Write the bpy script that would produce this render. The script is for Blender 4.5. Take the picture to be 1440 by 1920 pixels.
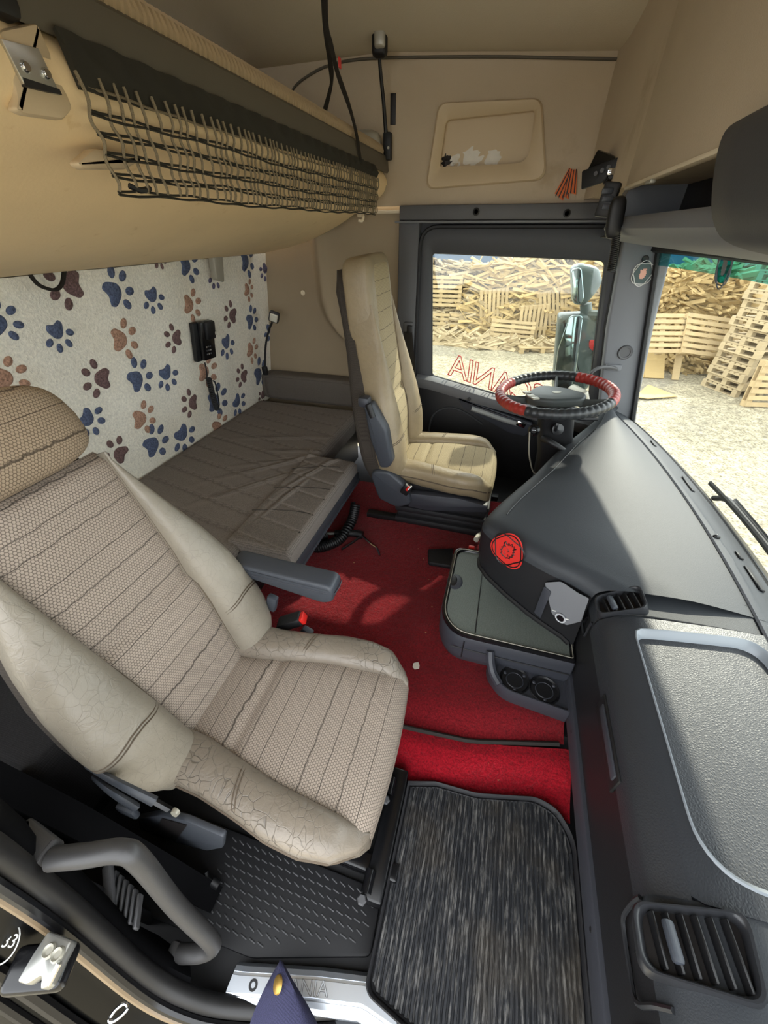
import bpy, bmesh, math, random
import numpy as np
from mathutils import Vector, Matrix
random.seed(7); np.random.seed(7)
S = bpy.context.scene
for o in list(bpy.data.objects): bpy.data.objects.remove(o)
COL = S.collection

# ------------------------------------------------------------------ camera
# X = towards the front of the truck, Y = across the cab to the driver's door, Z = up; carpet level z = 0
FPX = 720.0
CAM = Vector((0, 0, 1.15))
DX = Vector((0.96021924, 0.16554261, -0.22488808))   # world axes seen in camera (right, down, forward)
DY = Vector((0.27924721, -0.5692347, 0.77329997))
DZ = Vector((0.0, -0.80533688, -0.59281743))
cd = bpy.data.cameras.new('camera'); co = bpy.data.objects.new('camera', cd); COL.objects.link(co)
cd.sensor_fit = 'HORIZONTAL'; cd.sensor_width = 36.0; cd.lens = 36.0 * FPX / 1440.0
cd.clip_start = 0.01; cd.clip_end = 300
R3 = Matrix(((DX[0], -DX[1], -DX[2]), (DY[0], -DY[1], -DY[2]), (DZ[0], -DZ[1], -DZ[2])))
co.matrix_world = Matrix.Translation(CAM) @ R3.to_4x4()
S.camera = co

# ------------------------------------------------------------------ sky, sun, exposure
W = bpy.data.worlds.new('sky'); S.world = W; W.use_nodes = True
wn = W.node_tree.nodes; wl = W.node_tree.links; wn.clear()
wo = wn.new('ShaderNodeOutputWorld'); bg = wn.new('ShaderNodeBackground')
bg.inputs[0].default_value = (0.93, 0.965, 1.0, 1); bg.inputs[1].default_value = 3.2
wl.new(bg.outputs[0], wo.inputs[0])
sd = bpy.data.lights.new('sun', 'SUN'); so = bpy.data.objects.new('sun', sd); COL.objects.link(so)
sd.energy = 3.8; sd.angle = math.radians(1.0); sd.color = (1.0, 0.93, 0.80)
so.rotation_euler = Vector((0.61, 1.26, 1.0)).to_track_quat('Z', 'Y').to_euler()
so.location = (6, 8, 8)
S.view_settings.view_transform = 'Standard'; S.view_settings.look = 'None'
S.view_settings.gamma = 1.0; S.view_settings.exposure = 0.5
S.view_settings.use_curve_mapping = False

# ------------------------------------------------------------------ rays through the photograph (true planes)
def ray(px, py):
    r = Vector((px - 720, py - 960, FPX)); return Vector((r.dot(DX), r.dot(DY), r.dot(DZ)))
def onX(px, py, v): d = ray(px, py); return CAM + d * ((v - CAM[0]) / d[0])
def onY(px, py, v): d = ray(px, py); return CAM + d * ((v - CAM[1]) / d[1])
def onZ(px, py, v): d = ray(px, py); return CAM + d * ((v - CAM[2]) / d[2])
def onP(px, py, p0, n): d = ray(px, py); return CAM + d * ((Vector(p0) - CAM).dot(n) / d.dot(n))

# ------------------------------------------------------------------ materials
def lin(c):
    return tuple((x / 255 / 12.92) if x / 255 <= 0.04045 else ((x / 255 + 0.055) / 1.055) ** 2.4 for x in c) + (1,)
class NT:
    def __init__(s, name):
        s.m = bpy.data.materials.new(name); s.m.use_nodes = True; s.t = s.m.node_tree
        s.n = s.t.nodes; s.l = s.t.links
        s.b = s.n['Principled BSDF']; s.out = s.n['Material Output']
    def new(s, typ, **kw):
        n = s.n.new(typ)
        for k, v in kw.items(): setattr(n, k, v)
        return n
    def math(s, op, a, b=None, c=None):
        n = s.n.new('ShaderNodeMath'); n.operation = op
        for i, v in enumerate((a, b, c)):
            if v is None: continue
            if isinstance(v, (int, float)): n.inputs[i].default_value = v
            else: s.l.new(v, n.inputs[i])
        return n.outputs[0]
    def vmath(s, op, a, b=None):
        n = s.n.new('ShaderNodeVectorMath'); n.operation = op
        for i, v in enumerate((a, b)):
            if v is None: continue
            if isinstance(v, (tuple, list)): n.inputs[i].default_value = v
            else: s.l.new(v, n.inputs[i])
        return n
    def mix(s, fac, a, b):
        n = s.n.new('ShaderNodeMix'); n.data_type = 'RGBA'
        if isinstance(fac, (int, float)): n.inputs[0].default_value = fac
        else: s.l.new(fac, n.inputs[0])
        for k, v in ((6, a), (7, b)):
            if isinstance(v, tuple): n.inputs[k].default_value = v
            else: s.l.new(v, n.inputs[k])
        return n.outputs[2]
    def coord(s, kind='Object', scale=None):
        tc = s.n.new('ShaderNodeTexCoord'); o = tc.outputs[kind]
        if scale:
            mp = s.n.new('ShaderNodeMapping'); mp.inputs['Scale'].default_value = scale; s.l.new(o, mp.inputs[0]); o = mp.outputs[0]
        return o
    def noise(s, co, scale, detail=3, rough=0.55, dist=0.0):
        n = s.n.new('ShaderNodeTexNoise'); n.inputs['Scale'].default_value = scale; n.inputs['Detail'].default_value = detail
        n.inputs['Roughness'].default_value = rough; n.inputs['Distortion'].default_value = dist
        if co is not None: s.l.new(co, n.inputs['Vector'])
        return n.outputs['Fac']
    def voro(s, co, scale, feature='F1', rnd=1.0):
        n = s.n.new('ShaderNodeTexVoronoi'); n.feature = feature; n.inputs['Scale'].default_value = scale
        n.inputs['Randomness'].default_value = rnd
        s.l.new(co, n.inputs['Vector']); return n.outputs['Distance']
    def ramp(s, fac, p0, p1):
        n = s.n.new('ShaderNodeMapRange'); n.inputs[1].default_value = p0; n.inputs[2].default_value = p1
        s.l.new(fac, n.inputs[0]); return n.outputs[0]
    def bump(s, h, strength=0.5, dist=0.002, prev=None):
        n = s.n.new('ShaderNodeBump'); n.inputs['Strength'].default_value = strength; n.inputs['Distance'].default_value = dist
        s.l.new(h, n.inputs['Height'])
        if prev is not None: s.l.new(prev, n.inputs['Normal'])
        return n.outputs[0]
    def col(s, c):
        if isinstance(c, tuple): s.b.inputs['Base Color'].default_value = c
        else: s.l.new(c, s.b.inputs['Base Color'])
    def nrm(s, v): s.l.new(v, s.b.inputs['Normal'])
def M(name, rgb, rough=0.6, metal=0.0, var=0.12, vs=6.0, bump=None, spec=0.5, dirt=None, coat=0):
    """plain procedural surface: base colour with soft noise variation and a fine relief"""
    t = NT(name); co = t.coord()
    a = lin(rgb); d = tuple(x * (1 - var) for x in a[:3]) + (1,); e = tuple(min(1, x * (1 + var)) for x in a[:3]) + (1,)
    c = t.mix(t.noise(co, vs, 4), d, e)
    if dirt:
        c = t.mix(t.ramp(t.noise(co, dirt[1], 6, 0.65), dirt[2], dirt[2] + 0.12), c, lin(dirt[0]))
    t.col(c)
    t.b.inputs['Roughness'].default_value = rough; t.b.inputs['Metallic'].default_value = metal
    t.b.inputs['Specular IOR Level'].default_value = spec
    t.b.inputs['Coat Weight'].default_value = coat
    if bump:
        kind, sc, st, di = bump
        h = t.noise(co, sc, 3) if kind == 'n' else t.voro(co, sc, 'DISTANCE_TO_EDGE' if kind == 'e' else 'F1')
        t.nrm(t.bump(h, st, di))
    return t.m
def hexfabric(name, base, line, k=62.0, stripe=True, sp=0.05):
    t = NT(name); uv = t.coord('UV')
    p = t.vmath('MULTIPLY', uv, (k, k, 0)).outputs[0]
    s = (1.0, 1.7320508, 1.0); h = (0.5, 0.8660254, 0.5)
    a = t.vmath('SUBTRACT', t.vmath('FLOORED_MODULO' if False else 'MODULO', t.vmath('ADD', p, (200 * 1.0, 200 * 1.7320508, 0)).outputs[0], s).outputs[0], h).outputs[0]
    b = t.vmath('SUBTRACT', t.vmath('MODULO', t.vmath('ADD', p, (200.5, 200.5 * 1.7320508, 0)).outputs[0], s).outputs[0], h).outputs[0]
    def flat(v): return t.vmath('MULTIPLY', v, (1, 1, 0)).outputs[0]
    a = flat(a); b = flat(b)
    la = t.vmath('LENGTH', a).outputs['Value']; lb = t.vmath('LENGTH', b).outputs['Value']
    sel = t.math('LESS_THAN', la, lb)
    mx = t.new('ShaderNodeMix', data_type='VECTOR'); t.l.new(sel, mx.inputs[0]); t.l.new(b, mx.inputs[4]); t.l.new(a, mx.inputs[5])
    sx = t.new('ShaderNodeSeparateXYZ'); t.l.new(t.vmath('ABSOLUTE', mx.outputs[1]).outputs[0], sx.inputs[0])
    d = t.math('MAXIMUM', t.math('ADD', t.math('MULTIPLY', sx.outputs[0], 0.5), t.math('MULTIPLY', sx.outputs[1], 0.8660254)), sx.outputs[0])
    edge = t.ramp(d, 0.36, 0.48)
    nz = t.noise(t.coord('UV'), 7, 4)
    b0 = lin(base); c = t.mix(nz, tuple(x * 0.86 for x in b0[:3]) + (1,), tuple(min(1, x * 1.1) for x in b0[:3]) + (1,))
    c = t.mix(t.math('MULTIPLY', edge, 0.85), c, lin(line))
    if stripe:
        su = t.new('ShaderNodeSeparateXYZ'); t.l.new(uv, su.inputs[0])
        wob = t.math('MULTIPLY', t.noise(t.coord('UV', (45, 3, 1)), 1.0, 2), 0.010)
        big = t.math('MULTIPLY', t.noise(t.coord('UV', (0.0, 17, 1)), 1.0, 1), 0.05)
        v = t.math('ADD', t.math('ADD', t.math('ADD', su.outputs[1], wob), big), 5.0)
        fr = t.math('ABSOLUTE', t.math('SUBTRACT', t.math('MODULO', v, sp), sp / 2))
        st = t.math('SUBTRACT', 1.0, t.ramp(fr, 0.0006, 0.0017))
        c = t.mix(t.math('MULTIPLY', st, 0.85), c, tuple(x * 0.55 for x in lin(line)[:3]) + (1,))
    t.col(c); t.b.inputs['Roughness'].default_value = 0.85
    t.nrm(t.bump(t.math('SUBTRACT', 1.0, edge), 0.55, 0.0015))
    return t.m
def leather(name, rgb, crack=0.5, rough=0.42):
    t = NT(name); co = t.coord()
    a = lin(rgb)
    n1 = t.noise(co, 9, 5, 0.6)
    c = t.mix(t.ramp(n1, 0.25, 0.75), tuple(x * 0.82 for x in a[:3]) + (1,), tuple(min(1, x * 1.1) for x in a[:3]) + (1,))
    wv = t.vmath('ADD', co, None); nn = t.new('ShaderNodeTexNoise'); nn.inputs['Scale'].default_value = 14; t.l.new(co, nn.inputs['Vector'])
    sc = t.vmath('SCALE', nn.outputs['Color']); sc.inputs['Scale'].default_value = 0.05
    t.l.new(sc.outputs[0], wv.inputs[1])
    v = t.voro(wv.outputs[0], 46, 'DISTANCE_TO_EDGE')
    cr = t.math('SUBTRACT', 1.0, t.ramp(v, 0.0, 0.038))
    area = t.ramp(t.noise(co, 5, 2), 0.34, 0.54)
    cr = t.math('MULTIPLY', t.math('MULTIPLY', cr, area), crack)
    c = t.mix(cr, c, tuple(x * 0.22 for x in a[:3]) + (1,))
    t.col(c); t.b.inputs['Roughness'].default_value = rough
    w = t.noise(t.coord('Object', (1, 1, 1)), 34, 4, 0.6, 1.2)
    f = t.voro(co, 420)
    n = t.bump(w, 0.5, 0.004); n = t.bump(t.math('SUBTRACT', 1.0, cr), 0.6, 0.002, n); n = t.bump(f, 0.12, 0.0006, n)
    t.nrm(n); return t.m
def weave(name, rgb, k=330.0, wr=0.0, rough=0.9):
    t = NT(name); co = t.coord(); a = lin(rgb)
    v = t.voro(t.coord('Object', (1, 1, 1)), k, 'F1', 0.25)
    c = t.mix(t.ramp(v, 0.2, 0.75), tuple(min(1, x * 1.35) for x in a[:3]) + (1,), tuple(x * 0.5 for x in a[:3]) + (1,))
    c = t.mix(t.math('MULTIPLY', t.noise(co, 5, 4), 0.35), c, tuple(x * 0.6 for x in a[:3]) + (1,))
    t.col(c); t.b.inputs['Roughness'].default_value = rough; t.b.inputs['Specular IOR Level'].default_value = 0.25
    n = t.bump(v, 0.4, 0.001)
    t.nrm(n); return t.m
def glass(name, tint=(1, 1, 1), refl=0.05, dirt=0.0):
    t = NT(name); t.n.remove(t.b)
    tr = t.new('ShaderNodeBsdfTransparent'); tr.inputs[0].default_value = tint + (1,)
    gl = t.new('ShaderNodeBsdfGlossy'); gl.inputs['Roughness'].default_value = 0.03
    mx = t.new('ShaderNodeMixShader'); mx.inputs[0].default_value = refl
    t.l.new(tr.outputs[0], mx.inputs[1]); t.l.new(gl.outputs[0], mx.inputs[2])
    last = mx.outputs[0]
    if dirt:
        df = t.new('ShaderNodeBsdfDiffuse'); df.inputs[0].default_value = (0.7, 0.66, 0.55, 1)
        co = t.coord(); sp = t.math('SUBTRACT', 1.0, t.ramp(t.voro(co, 70), 0.05, 0.14))
        sp = t.math('MULTIPLY', sp, t.ramp(t.noise(co, 3, 3), 0.45, 0.6))
        f = t.math('MULTIPLY', t.math('ADD', sp, 0.06), dirt)
        m2 = t.new('ShaderNodeMixShader'); t.l.new(f, m2.inputs[0]); t.l.new(last, m2.inputs[1]); t.l.new(df.outputs[0], m2.inputs[2]); last = m2.outputs[0]
    t.l.new(last, t.out.inputs[0]); return t.m

MAT = {}
def build_materials():
    m = MAT
    m['felt'] = M('beige_felt', (190, 174, 150), 0.95, var=0.08, vs=5, bump=('n', 320, 0.35, 0.002), spec=0.15, dirt=((174, 156, 130), 3.0, 0.62))
    m['felt_dark'] = M('roof_lining_felt', (206, 195, 172), 0.95, var=0.07, vs=3, bump=('n', 350, 0.3, 0.002), spec=0.12)
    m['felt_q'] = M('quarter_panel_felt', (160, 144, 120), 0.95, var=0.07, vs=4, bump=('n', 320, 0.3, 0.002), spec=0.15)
    m['vent'] = M('vent_plastic', (40, 41, 44), 0.36, var=0.05)
    m['tray'] = M('tray_floor_grain', (46, 48, 52), 0.45, var=0.04, vs=3, bump=('e', 230, 0.6, 0.0011), spec=0.5)
    m['shaded_cloth'] = weave('shaded_bunk_cloth', (36, 35, 36), 300)
    m['seal_glint'] = M('seal_highlight_tan', (126, 108, 84), 0.32, var=0.15, vs=14)  # tan of the highlight painted along the door seal
    m['vinyl'] = M('bunk_vinyl', (236, 210, 166), 0.62, var=0.09, vs=7, bump=('n', 170, 0.12, 0.002), spec=0.3, dirt=((222, 192, 144), 22.0, 0.62))
    m['beige_plastic'] = M('beige_plastic', (196, 176, 144), 0.5, var=0.05, bump=('n', 500, 0.15, 0.0007))
    m['cream_plastic'] = M('cream_plastic', (226, 212, 184), 0.5, var=0.05)
    m['trim'] = M('grey_trim_plastic', (84, 84, 86), 0.55, var=0.06, bump=('v', 600, 0.2, 0.0006))
    m['door_dark'] = M('door_charcoal', (58, 59, 62), 0.6, var=0.08, bump=('v', 500, 0.2, 0.0006))
    m['pillar'] = M('pillar_grey_plastic', (112, 114, 118), 0.6, var=0.05, bump=('v', 520, 0.2, 0.0006))
    t = M('dash_soft_plastic', (50, 53, 57), 0.55, var=0.05, vs=4, bump=('e', 330, 0.35, 0.0008), spec=0.35, dirt=((60, 60, 60), 5.0, 0.66)); m['dash'] = t
    m['dash_black'] = M('dash_black_plastic', (24, 24, 27), 0.5, var=0.06, bump=('v', 420, 0.2, 0.0006))
    m['lid'] = M('tray_leather_grain', (44, 46, 50), 0.42, var=0.04, vs=3, bump=('e', 230, 0.5, 0.001), spec=0.5)
    m['mat_console'] = weave('console_lid_weave', (104, 111, 105), 420, rough=0.5)
    m['tray_edge'] = M('tray_lip_highlight', (132, 138, 144), 0.28, var=0.04)  # pale tone puts the highlight on the lip into its colour
    m['blackgloss'] = M('black_gloss_plastic', (18, 18, 20), 0.22, var=0.05)
    m['black'] = M('black_plastic', (20, 20, 22), 0.5, var=0.1)
    m['rubber'] = M('black_rubber', (22, 22, 25), 0.62, var=0.15, vs=9)
    m['slate'] = M('slate_plastic', (60, 64, 71), 0.45, var=0.05, bump=('v', 520, 0.15, 0.0006))
    m['slate_dark'] = M('dark_slate_plastic', (54, 56, 63), 0.5, var=0.06, bump=('v', 520, 0.15, 0.0006))
    m['steel'] = M('brushed_steel', (196, 196, 190), 0.32, 0.9, var=0.08, vs=20)
    m['alu'] = M('sill_aluminium', (214, 220, 228), 0.3, 0.85, var=0.06, vs=12)
    m['chrome'] = M('chrome', (210, 212, 215), 0.12, 1.0, var=0.03)
    m['hex'] = hexfabric('honeycomb_seat_fabric', (164, 150, 136), (82, 73, 65), 168.0, True, 0.047)
    m['hex_head'] = hexfabric('honeycomb_headrest_fabric', (160, 141, 118), (92, 78, 62), 168.0, True, 0.05)
    m['hex_d'] = hexfabric('honeycomb_driver_fabric', (180, 163, 128), (112, 98, 78), 190.0, True, 0.052)
    m['leather'] = leather('cracked_beige_leather', (132, 122, 109), 0.75, 0.34)
    m['leather_b'] = leather('beige_leather', (140, 132, 118), 0.18, 0.38)
    m['leather_d'] = leather('driver_beige_leather', (150, 134, 106), 0.10)
    m['seat_back'] = weave('seat_back_cloth', (70, 64, 58), 500)
    m['mattress'] = weave('mattress_cover', (124, 116, 109), 260)
    m['grey_cloth'] = weave('grey_bolster_cloth', (104, 97, 90), 420)
    m['net'] = weave('net_cord', (134, 122, 100), 900)
    m['webbing'] = weave('black_webbing', (44, 40, 35), 700)
    m['band'] = M('net_band_cloth', (40, 38, 30), 0.85, var=0.2, vs=30)
    m['corduroy'] = M('bunk_mattress_piping', (166, 146, 116), 0.9, var=0.15, vs=60)
    m['bar'] = M('bunk_edge_profile', (86, 80, 68), 0.6, var=0.08)
    m['red_wrap'] = M('red_leather_wrap', (150, 44, 38), 0.42, var=0.2, vs=25, bump=('n', 160, 0.3, 0.002))
    m['black_wrap'] = M('black_leather_wrap', (42, 44, 46), 0.36, var=0.12, vs=25, bump=('n', 160, 0.3, 0.002))
    m['hub'] = M('wheel_hub_plastic', (74, 80, 80), 0.45, var=0.05, bump=('v', 600, 0.15, 0.0005))
    m['red'] = M('red_vinyl', (206, 48, 42), 0.4, var=0.04)
    m['red_btn'] = M('red_button', (214, 40, 34), 0.35, var=0.04)
    m['white'] = M('white_print', (228, 228, 224), 0.5, var=0.03)
    m['tissue'] = M('white_tissue', (224, 220, 210), 0.9, var=0.08, vs=40)
    m['orange'] = M('orange_ribbon', (232, 118, 58), 0.7, var=0.08)
    m['ink'] = M('black_print', (22, 18, 18), 0.5, var=0.05)
    m['navy'] = weave('navy_cloth', (58, 58, 84), 800)
    m['brass'] = M('brass_button', (196, 158, 84), 0.35, 0.8, var=0.08)
    m['bodypaint'] = M('black_body_paint', (8, 8, 8), 0.3, var=0.2, spec=0.16, dirt=((62, 50, 38), 18, 0.72))
    m['handle'] = M('handle_plastic', (58, 57, 57), 0.45, var=0.06, bump=('v', 520, 0.15, 0.0006))
    m['shadowbox'] = M('shade_dark_plastic', (9, 9, 11), 0.85, var=0.1, spec=0.08)  # shade beside and under the seat put into a near-black colour
    m['seal'] = M('door_seal_rubber', (24, 23, 23), 0.5, var=0.15)
    m['lens'] = M('lamp_lens', (210, 206, 190), 0.2, var=0.05)
    m['silver'] = M('silver_plastic', (168, 164, 150), 0.35, 0.3, var=0.05)
    m['gold'] = M('door_pull_grey', (138, 140, 138), 0.4, var=0.05)
    m['glass'] = glass('window_glass', (0.93, 0.96, 0.93), 0.04, 0.25)
    m['windscreen'] = glass('windscreen_glass', (0.92, 0.97, 0.94), 0.04, 0.45)
    m['tint'] = glass('teal_tint', (0.08, 0.46, 0.52), 0.05)
    m['mirror'] = M('mirror_glass', (150, 168, 168), 0.06, 1.0, var=0.02)
    m['mirror_body'] = M('mirror_housing', (66, 82, 80), 0.4, var=0.1, dirt=((120, 126, 116), 30, 0.6))
    m['socket'] = M('socket_ring', (190, 192, 196), 0.4, var=0.03)
    m['boot'] = M('seat_bellows', (30, 30, 33), 0.65, var=0.1)
    m['stitch'] = M('seam_thread', (92, 80, 66), 0.8, var=0.1)
    m['stitch_dark'] = M('dark_seam_thread', (40, 36, 32), 0.8, var=0.1)
    m['paper'] = M('paper_scrap', (206, 196, 182), 0.8, var=0.06)
    # carpets
    def carpet(name, rgb, k):
        t = NT(name); co = t.coord(); a = lin(rgb)
        n = t.noise(co, 190, 4, 0.7); big = t.noise(co, 3.2, 4, 0.6)
        c = t.mix(t.ramp(n, 0.3, 0.7), tuple(x * 0.42 for x in a[:3]) + (1,), tuple(min(1, x * 1.35) for x in a[:3]) + (1,))
        c = t.mix(t.math('MULTIPLY', t.ramp(big, 0.50, 0.68), 0.55), c, tuple(x * 0.45 for x in a[:3]) + (1,))
        sp = t.math('SUBTRACT', 1.0, t.ramp(t.voro(co, 15.0), 0.04, 0.06))
        sp = t.math('MULTIPLY', sp, t.math('GREATER_THAN', t.noise(co, 9, 1), 0.52))
        c = t.mix(t.math('MULTIPLY', sp, 0.8), c, lin((206, 170, 120)))
        t.col(c); t.b.inputs['Roughness'].default_value = 1.0; t.b.inputs['Specular IOR Level'].default_value = 0.08
        t.b.inputs['Sheen Weight'].default_value = 0.15
        t.nrm(t.bump(n, 0.8, 0.006, t.bump(t.noise(co, 45, 3), 0.5, 0.01))); return t.m
    m['carpet'] = carpet('red_carpet', (132, 24, 32), 1); m['carpet2'] = carpet('bright_red_carpet', (160, 16, 32), 1)
    # fleece
    t = NT('cream_fleece'); co = t.coord()
    n = t.noise(co, 120, 4, 0.7); a = lin((244, 238, 222))
    c = t.mix(t.ramp(n, 0.3, 0.7), tuple(x * 0.80 for x in a[:3]) + (1,), tuple(min(1, x * 1.10) for x in a[:3]) + (1,))
    c = t.mix(t.math('MULTIPLY', t.ramp(t.noise(co, 4, 3), 0.45, 0.75), 0.35), c, lin((222, 208, 178)))
    t.col(c); t.b.inputs['Roughness'].default_value = 1.0; t.nrm(t.bump(n, 0.7, 0.005)); m['fleece'] = t.m
    for nm, rgb in (('paw_blue', (86, 96, 122)), ('paw_brown', (112, 88, 86)), ('paw_tan', (172, 134, 112)), ('paw_purple', (92, 88, 110))):
        t = NT(nm); co = t.coord(); n = t.noise(co, 150, 4, 0.7); a = lin(rgb)
        t.col(t.mix(t.ramp(n, 0.32, 0.68), tuple(x * 0.45 for x in a[:3]) + (1,), tuple(min(1, x * 1.45) for x in a[:3]) + (1,)))
        t.b.inputs['Roughness'].default_value = 1.0; t.nrm(t.bump(n, 0.7, 0.004)); m[nm] = t.m
    # rubber mat: dusty ribs
    t = NT('dusty_rubber_mat'); co = t.coord('Object', (160, 22, 40))
    c = t.mix(t.ramp(t.noise(co, 1.0, 5, 0.7), 0.50, 0.74), lin((30, 32, 36)), lin((128, 126, 122)))
    c = t.mix(t.math('MULTIPLY', t.ramp(t.noise(t.coord(), 7, 4), 0.5, 0.7), 0.35), c, lin((84, 74, 58)))
    t.col(c); t.b.inputs['Roughness'].default_value = 0.7; m['mat'] = t.m
    # outside
    t = NT('gravel'); co = t.coord()
    n = t.noise(co, 9, 8, 0.75); v = t.voro(co, 26)
    c = t.mix(t.ramp(n, 0.34, 0.68), lin((108, 99, 80)), lin((190, 178, 148)))
    c = t.mix(t.ramp(v, 0.1, 0.5), lin((96, 88, 70)), c)
    c = t.mix(t.math('MULTIPLY', t.ramp(t.noise(co, 0.5, 3), 0.5, 0.65), 0.4), c, lin((128, 124, 116)))
    t.col(c); t.b.inputs['Roughness'].default_value = 0.95; t.nrm(t.bump(v, 0.8, 0.03)); m['gravel'] = t.m
    def wood(name, rgb):
        t = NT(name); a = lin(rgb)
        oi = t.new('ShaderNodeObjectInfo'); co = t.coord('Object', (3, 3, 30))
        n = t.noise(co, 2.0, 5, 0.65)
        c = t.mix(n, tuple(x * 0.62 for x in a[:3]) + (1,), tuple(min(1, x * 1.2) for x in a[:3]) + (1,))
        c = t.mix(t.math('MULTIPLY', oi.outputs['Random'], 0.45), c, tuple(x * 0.55 for x in a[:3]) + (1,))
        t.col(c); t.b.inputs['Roughness'].default_value = 0.85; return t.m
    m['wood'] = wood('weathered_pallet_wood', (186, 162, 120)); m['wood_y'] = wood('fresh_yellow_wood', (196, 168, 114))
    m['wood_d'] = wood('grey_split_wood', (126, 108, 82)); m['wood_g'] = wood('bleached_wood', (184, 164, 128))
    m['tarp'] = M('blue_grey_sheet', (70, 90, 112), 0.7, var=0.2)
build_materials()

# ------------------------------------------------------------------ mesh helpers (all shapes in world metres)
WL = {}
def V3(*a): return Vector(a)
def mk(name, VF, mat, parent=None, smooth=40, uv=None, origin=None, kind=None):
    V, F = VF
    V = [Vector(v) for v in V]
    if origin is None:
        if parent is not None: origin = WL[parent.name]
        else:
            xs = [v[0] for v in V]; ys = [v[1] for v in V]; zs = [v[2] for v in V]
            origin = Vector(((min(xs) + max(xs)) / 2, (min(ys) + max(ys)) / 2, min(zs)))
    me = bpy.data.meshes.new(name)
    me.from_pydata([tuple(v - origin) for v in V], [], F); me.validate(); me.update()
    if uv is not None:
        ul = me.uv_layers.new(name='UVMap')
        for lp in me.loops: ul.data[lp.index].uv = uv[lp.vertex_index]
    me.materials.append(MAT[mat] if isinstance(mat, str) else mat)
    if smooth:
        me.shade_smooth(); me.set_sharp_from_angle(angle=math.radians(smooth))
    o = bpy.data.objects.new(name, me); COL.objects.link(o)
    if parent is not None:
        o.parent = parent; o.location = origin - WL[parent.name]
    else: o.location = origin
    WL[o.name] = origin.copy()
    if kind: o['kind'] = kind
    return o
def thing(name, label, cat, loc, group=None):
    o = bpy.data.objects.new(name, None); COL.objects.link(o); o.location = loc; o.empty_display_size = 0.05
    WL[o.name] = Vector(loc); tag(o, label, cat, group); return o
def tag(o, label, cat, group=None):
    o['label'] = label; o['category'] = cat
    if group: o['group'] = group
    return o
def struct(o, label=None, cat=None):
    o['kind'] = 'structure'
    if label: o['label'] = label
    if cat: o['category'] = cat
    return o
def sroot(name, label, cat, loc):
    o = thing(name, label, cat, loc); o['kind'] = 'structure'; return o
def copy_tree(o, parent=None):
    c = o.copy(); COL.objects.link(c)
    if parent is not None: c.parent = parent
    for ch in o.children: copy_tree(ch, c)
    return c
def merge(*parts):
    V = []; F = []
    for v, f in parts:
        k = len(V); V += list(v); F += [tuple(i + k for i in q) for q in f]
    return V, F
def bmout(bm):
    bm.verts.ensure_lookup_table(); bm.verts.index_update()
    V = [v.co.copy() for v in bm.verts]; F = [tuple(v.index for v in f.verts) for f in bm.faces]; bm.free(); return V, F
def xf(VF, mat4): return [mat4 @ Vector(v) for v in VF[0]], VF[1]
def rot(rx=0, ry=0, rz=0):
    return (Matrix.Rotation(rz, 4, 'Z') @ Matrix.Rotation(ry, 4, 'Y') @ Matrix.Rotation(rx, 4, 'X'))
def box(c, s, bev=0.004, seg=2, R=None):
    bm = bmesh.new(); bmesh.ops.create_cube(bm, size=1.0)
    for v in bm.verts: v.co = Vector((v.co[0] * s[0], v.co[1] * s[1], v.co[2] * s[2]))
    if bev: bmesh.ops.bevel(bm, geom=list(bm.edges), offset=min(bev, min(s) * 0.49), segments=seg, profile=0.5, affect='EDGES')
    if R is not None:
        for v in bm.verts: v.co = R @ v.co
    for v in bm.verts: v.co += Vector(c)
    return bmout(bm)
def frame(ex, ey):
    ex = Vector(ex).normalized(); ey = Vector(ey); ez = ex.cross(ey).normalized(); ey = ez.cross(ex); return ex, ey, ez
def prism(poly, o, ex, ey, th, bev=0.0, seg=2, both=True):
    """polygon (2-D, metres) in the plane o+ex,ey, extruded by th along ex x ey"""
    ex, ey, ez = frame(ex, ey); o = Vector(o)
    bm = bmesh.new(); a = [bm.verts.new(o + ex * p[0] + ey * p[1]) for p in poly]
    f = bm.faces.new(a); r = bmesh.ops.extrude_face_region(bm, geom=[f])
    nv = [g for g in r['geom'] if isinstance(g, bmesh.types.BMVert)]
    for v in nv: v.co += ez * th
    bmesh.ops.recalc_face_normals(bm, faces=list(bm.faces))
    if bev:
        sn = set(nv); es = [e for e in bm.edges if all(v in sn for v in e.verts) or (both and all(v not in sn for v in e.verts))]
        bmesh.ops.bevel(bm, geom=es, offset=bev, segments=seg, profile=0.5, affect='EDGES')
    return bmout(bm)
def rpoly(pts, r, n=5):
    """polygon with rounded corners"""
    out = []; N = len(pts)
    for i in range(N):
        p = Vector(pts[i]).to_2d(); a = (Vector(pts[i - 1]).to_2d() - p); b = (Vector(pts[(i + 1) % N]).to_2d() - p)
        rr = r[i] if isinstance(r, (list, tuple)) else r
        la = min(rr, a.length * 0.49); lb = min(rr, b.length * 0.49)
        if rr <= 0: out.append((p[0], p[1])); continue
        s = p + a.normalized() * la; e = p + b.normalized() * lb
        for k in range(n + 1):
            t = k / n; q = s * (1 - t) ** 2 + p * 2 * t * (1 - t) + e * t * t; out.append((q[0], q[1]))
    return out
def rrect(x0, x1, y0, y1, r, n=5): return rpoly([(x0, y0), (x1, y0), (x1, y1), (x0, y1)], r, n)
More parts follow.
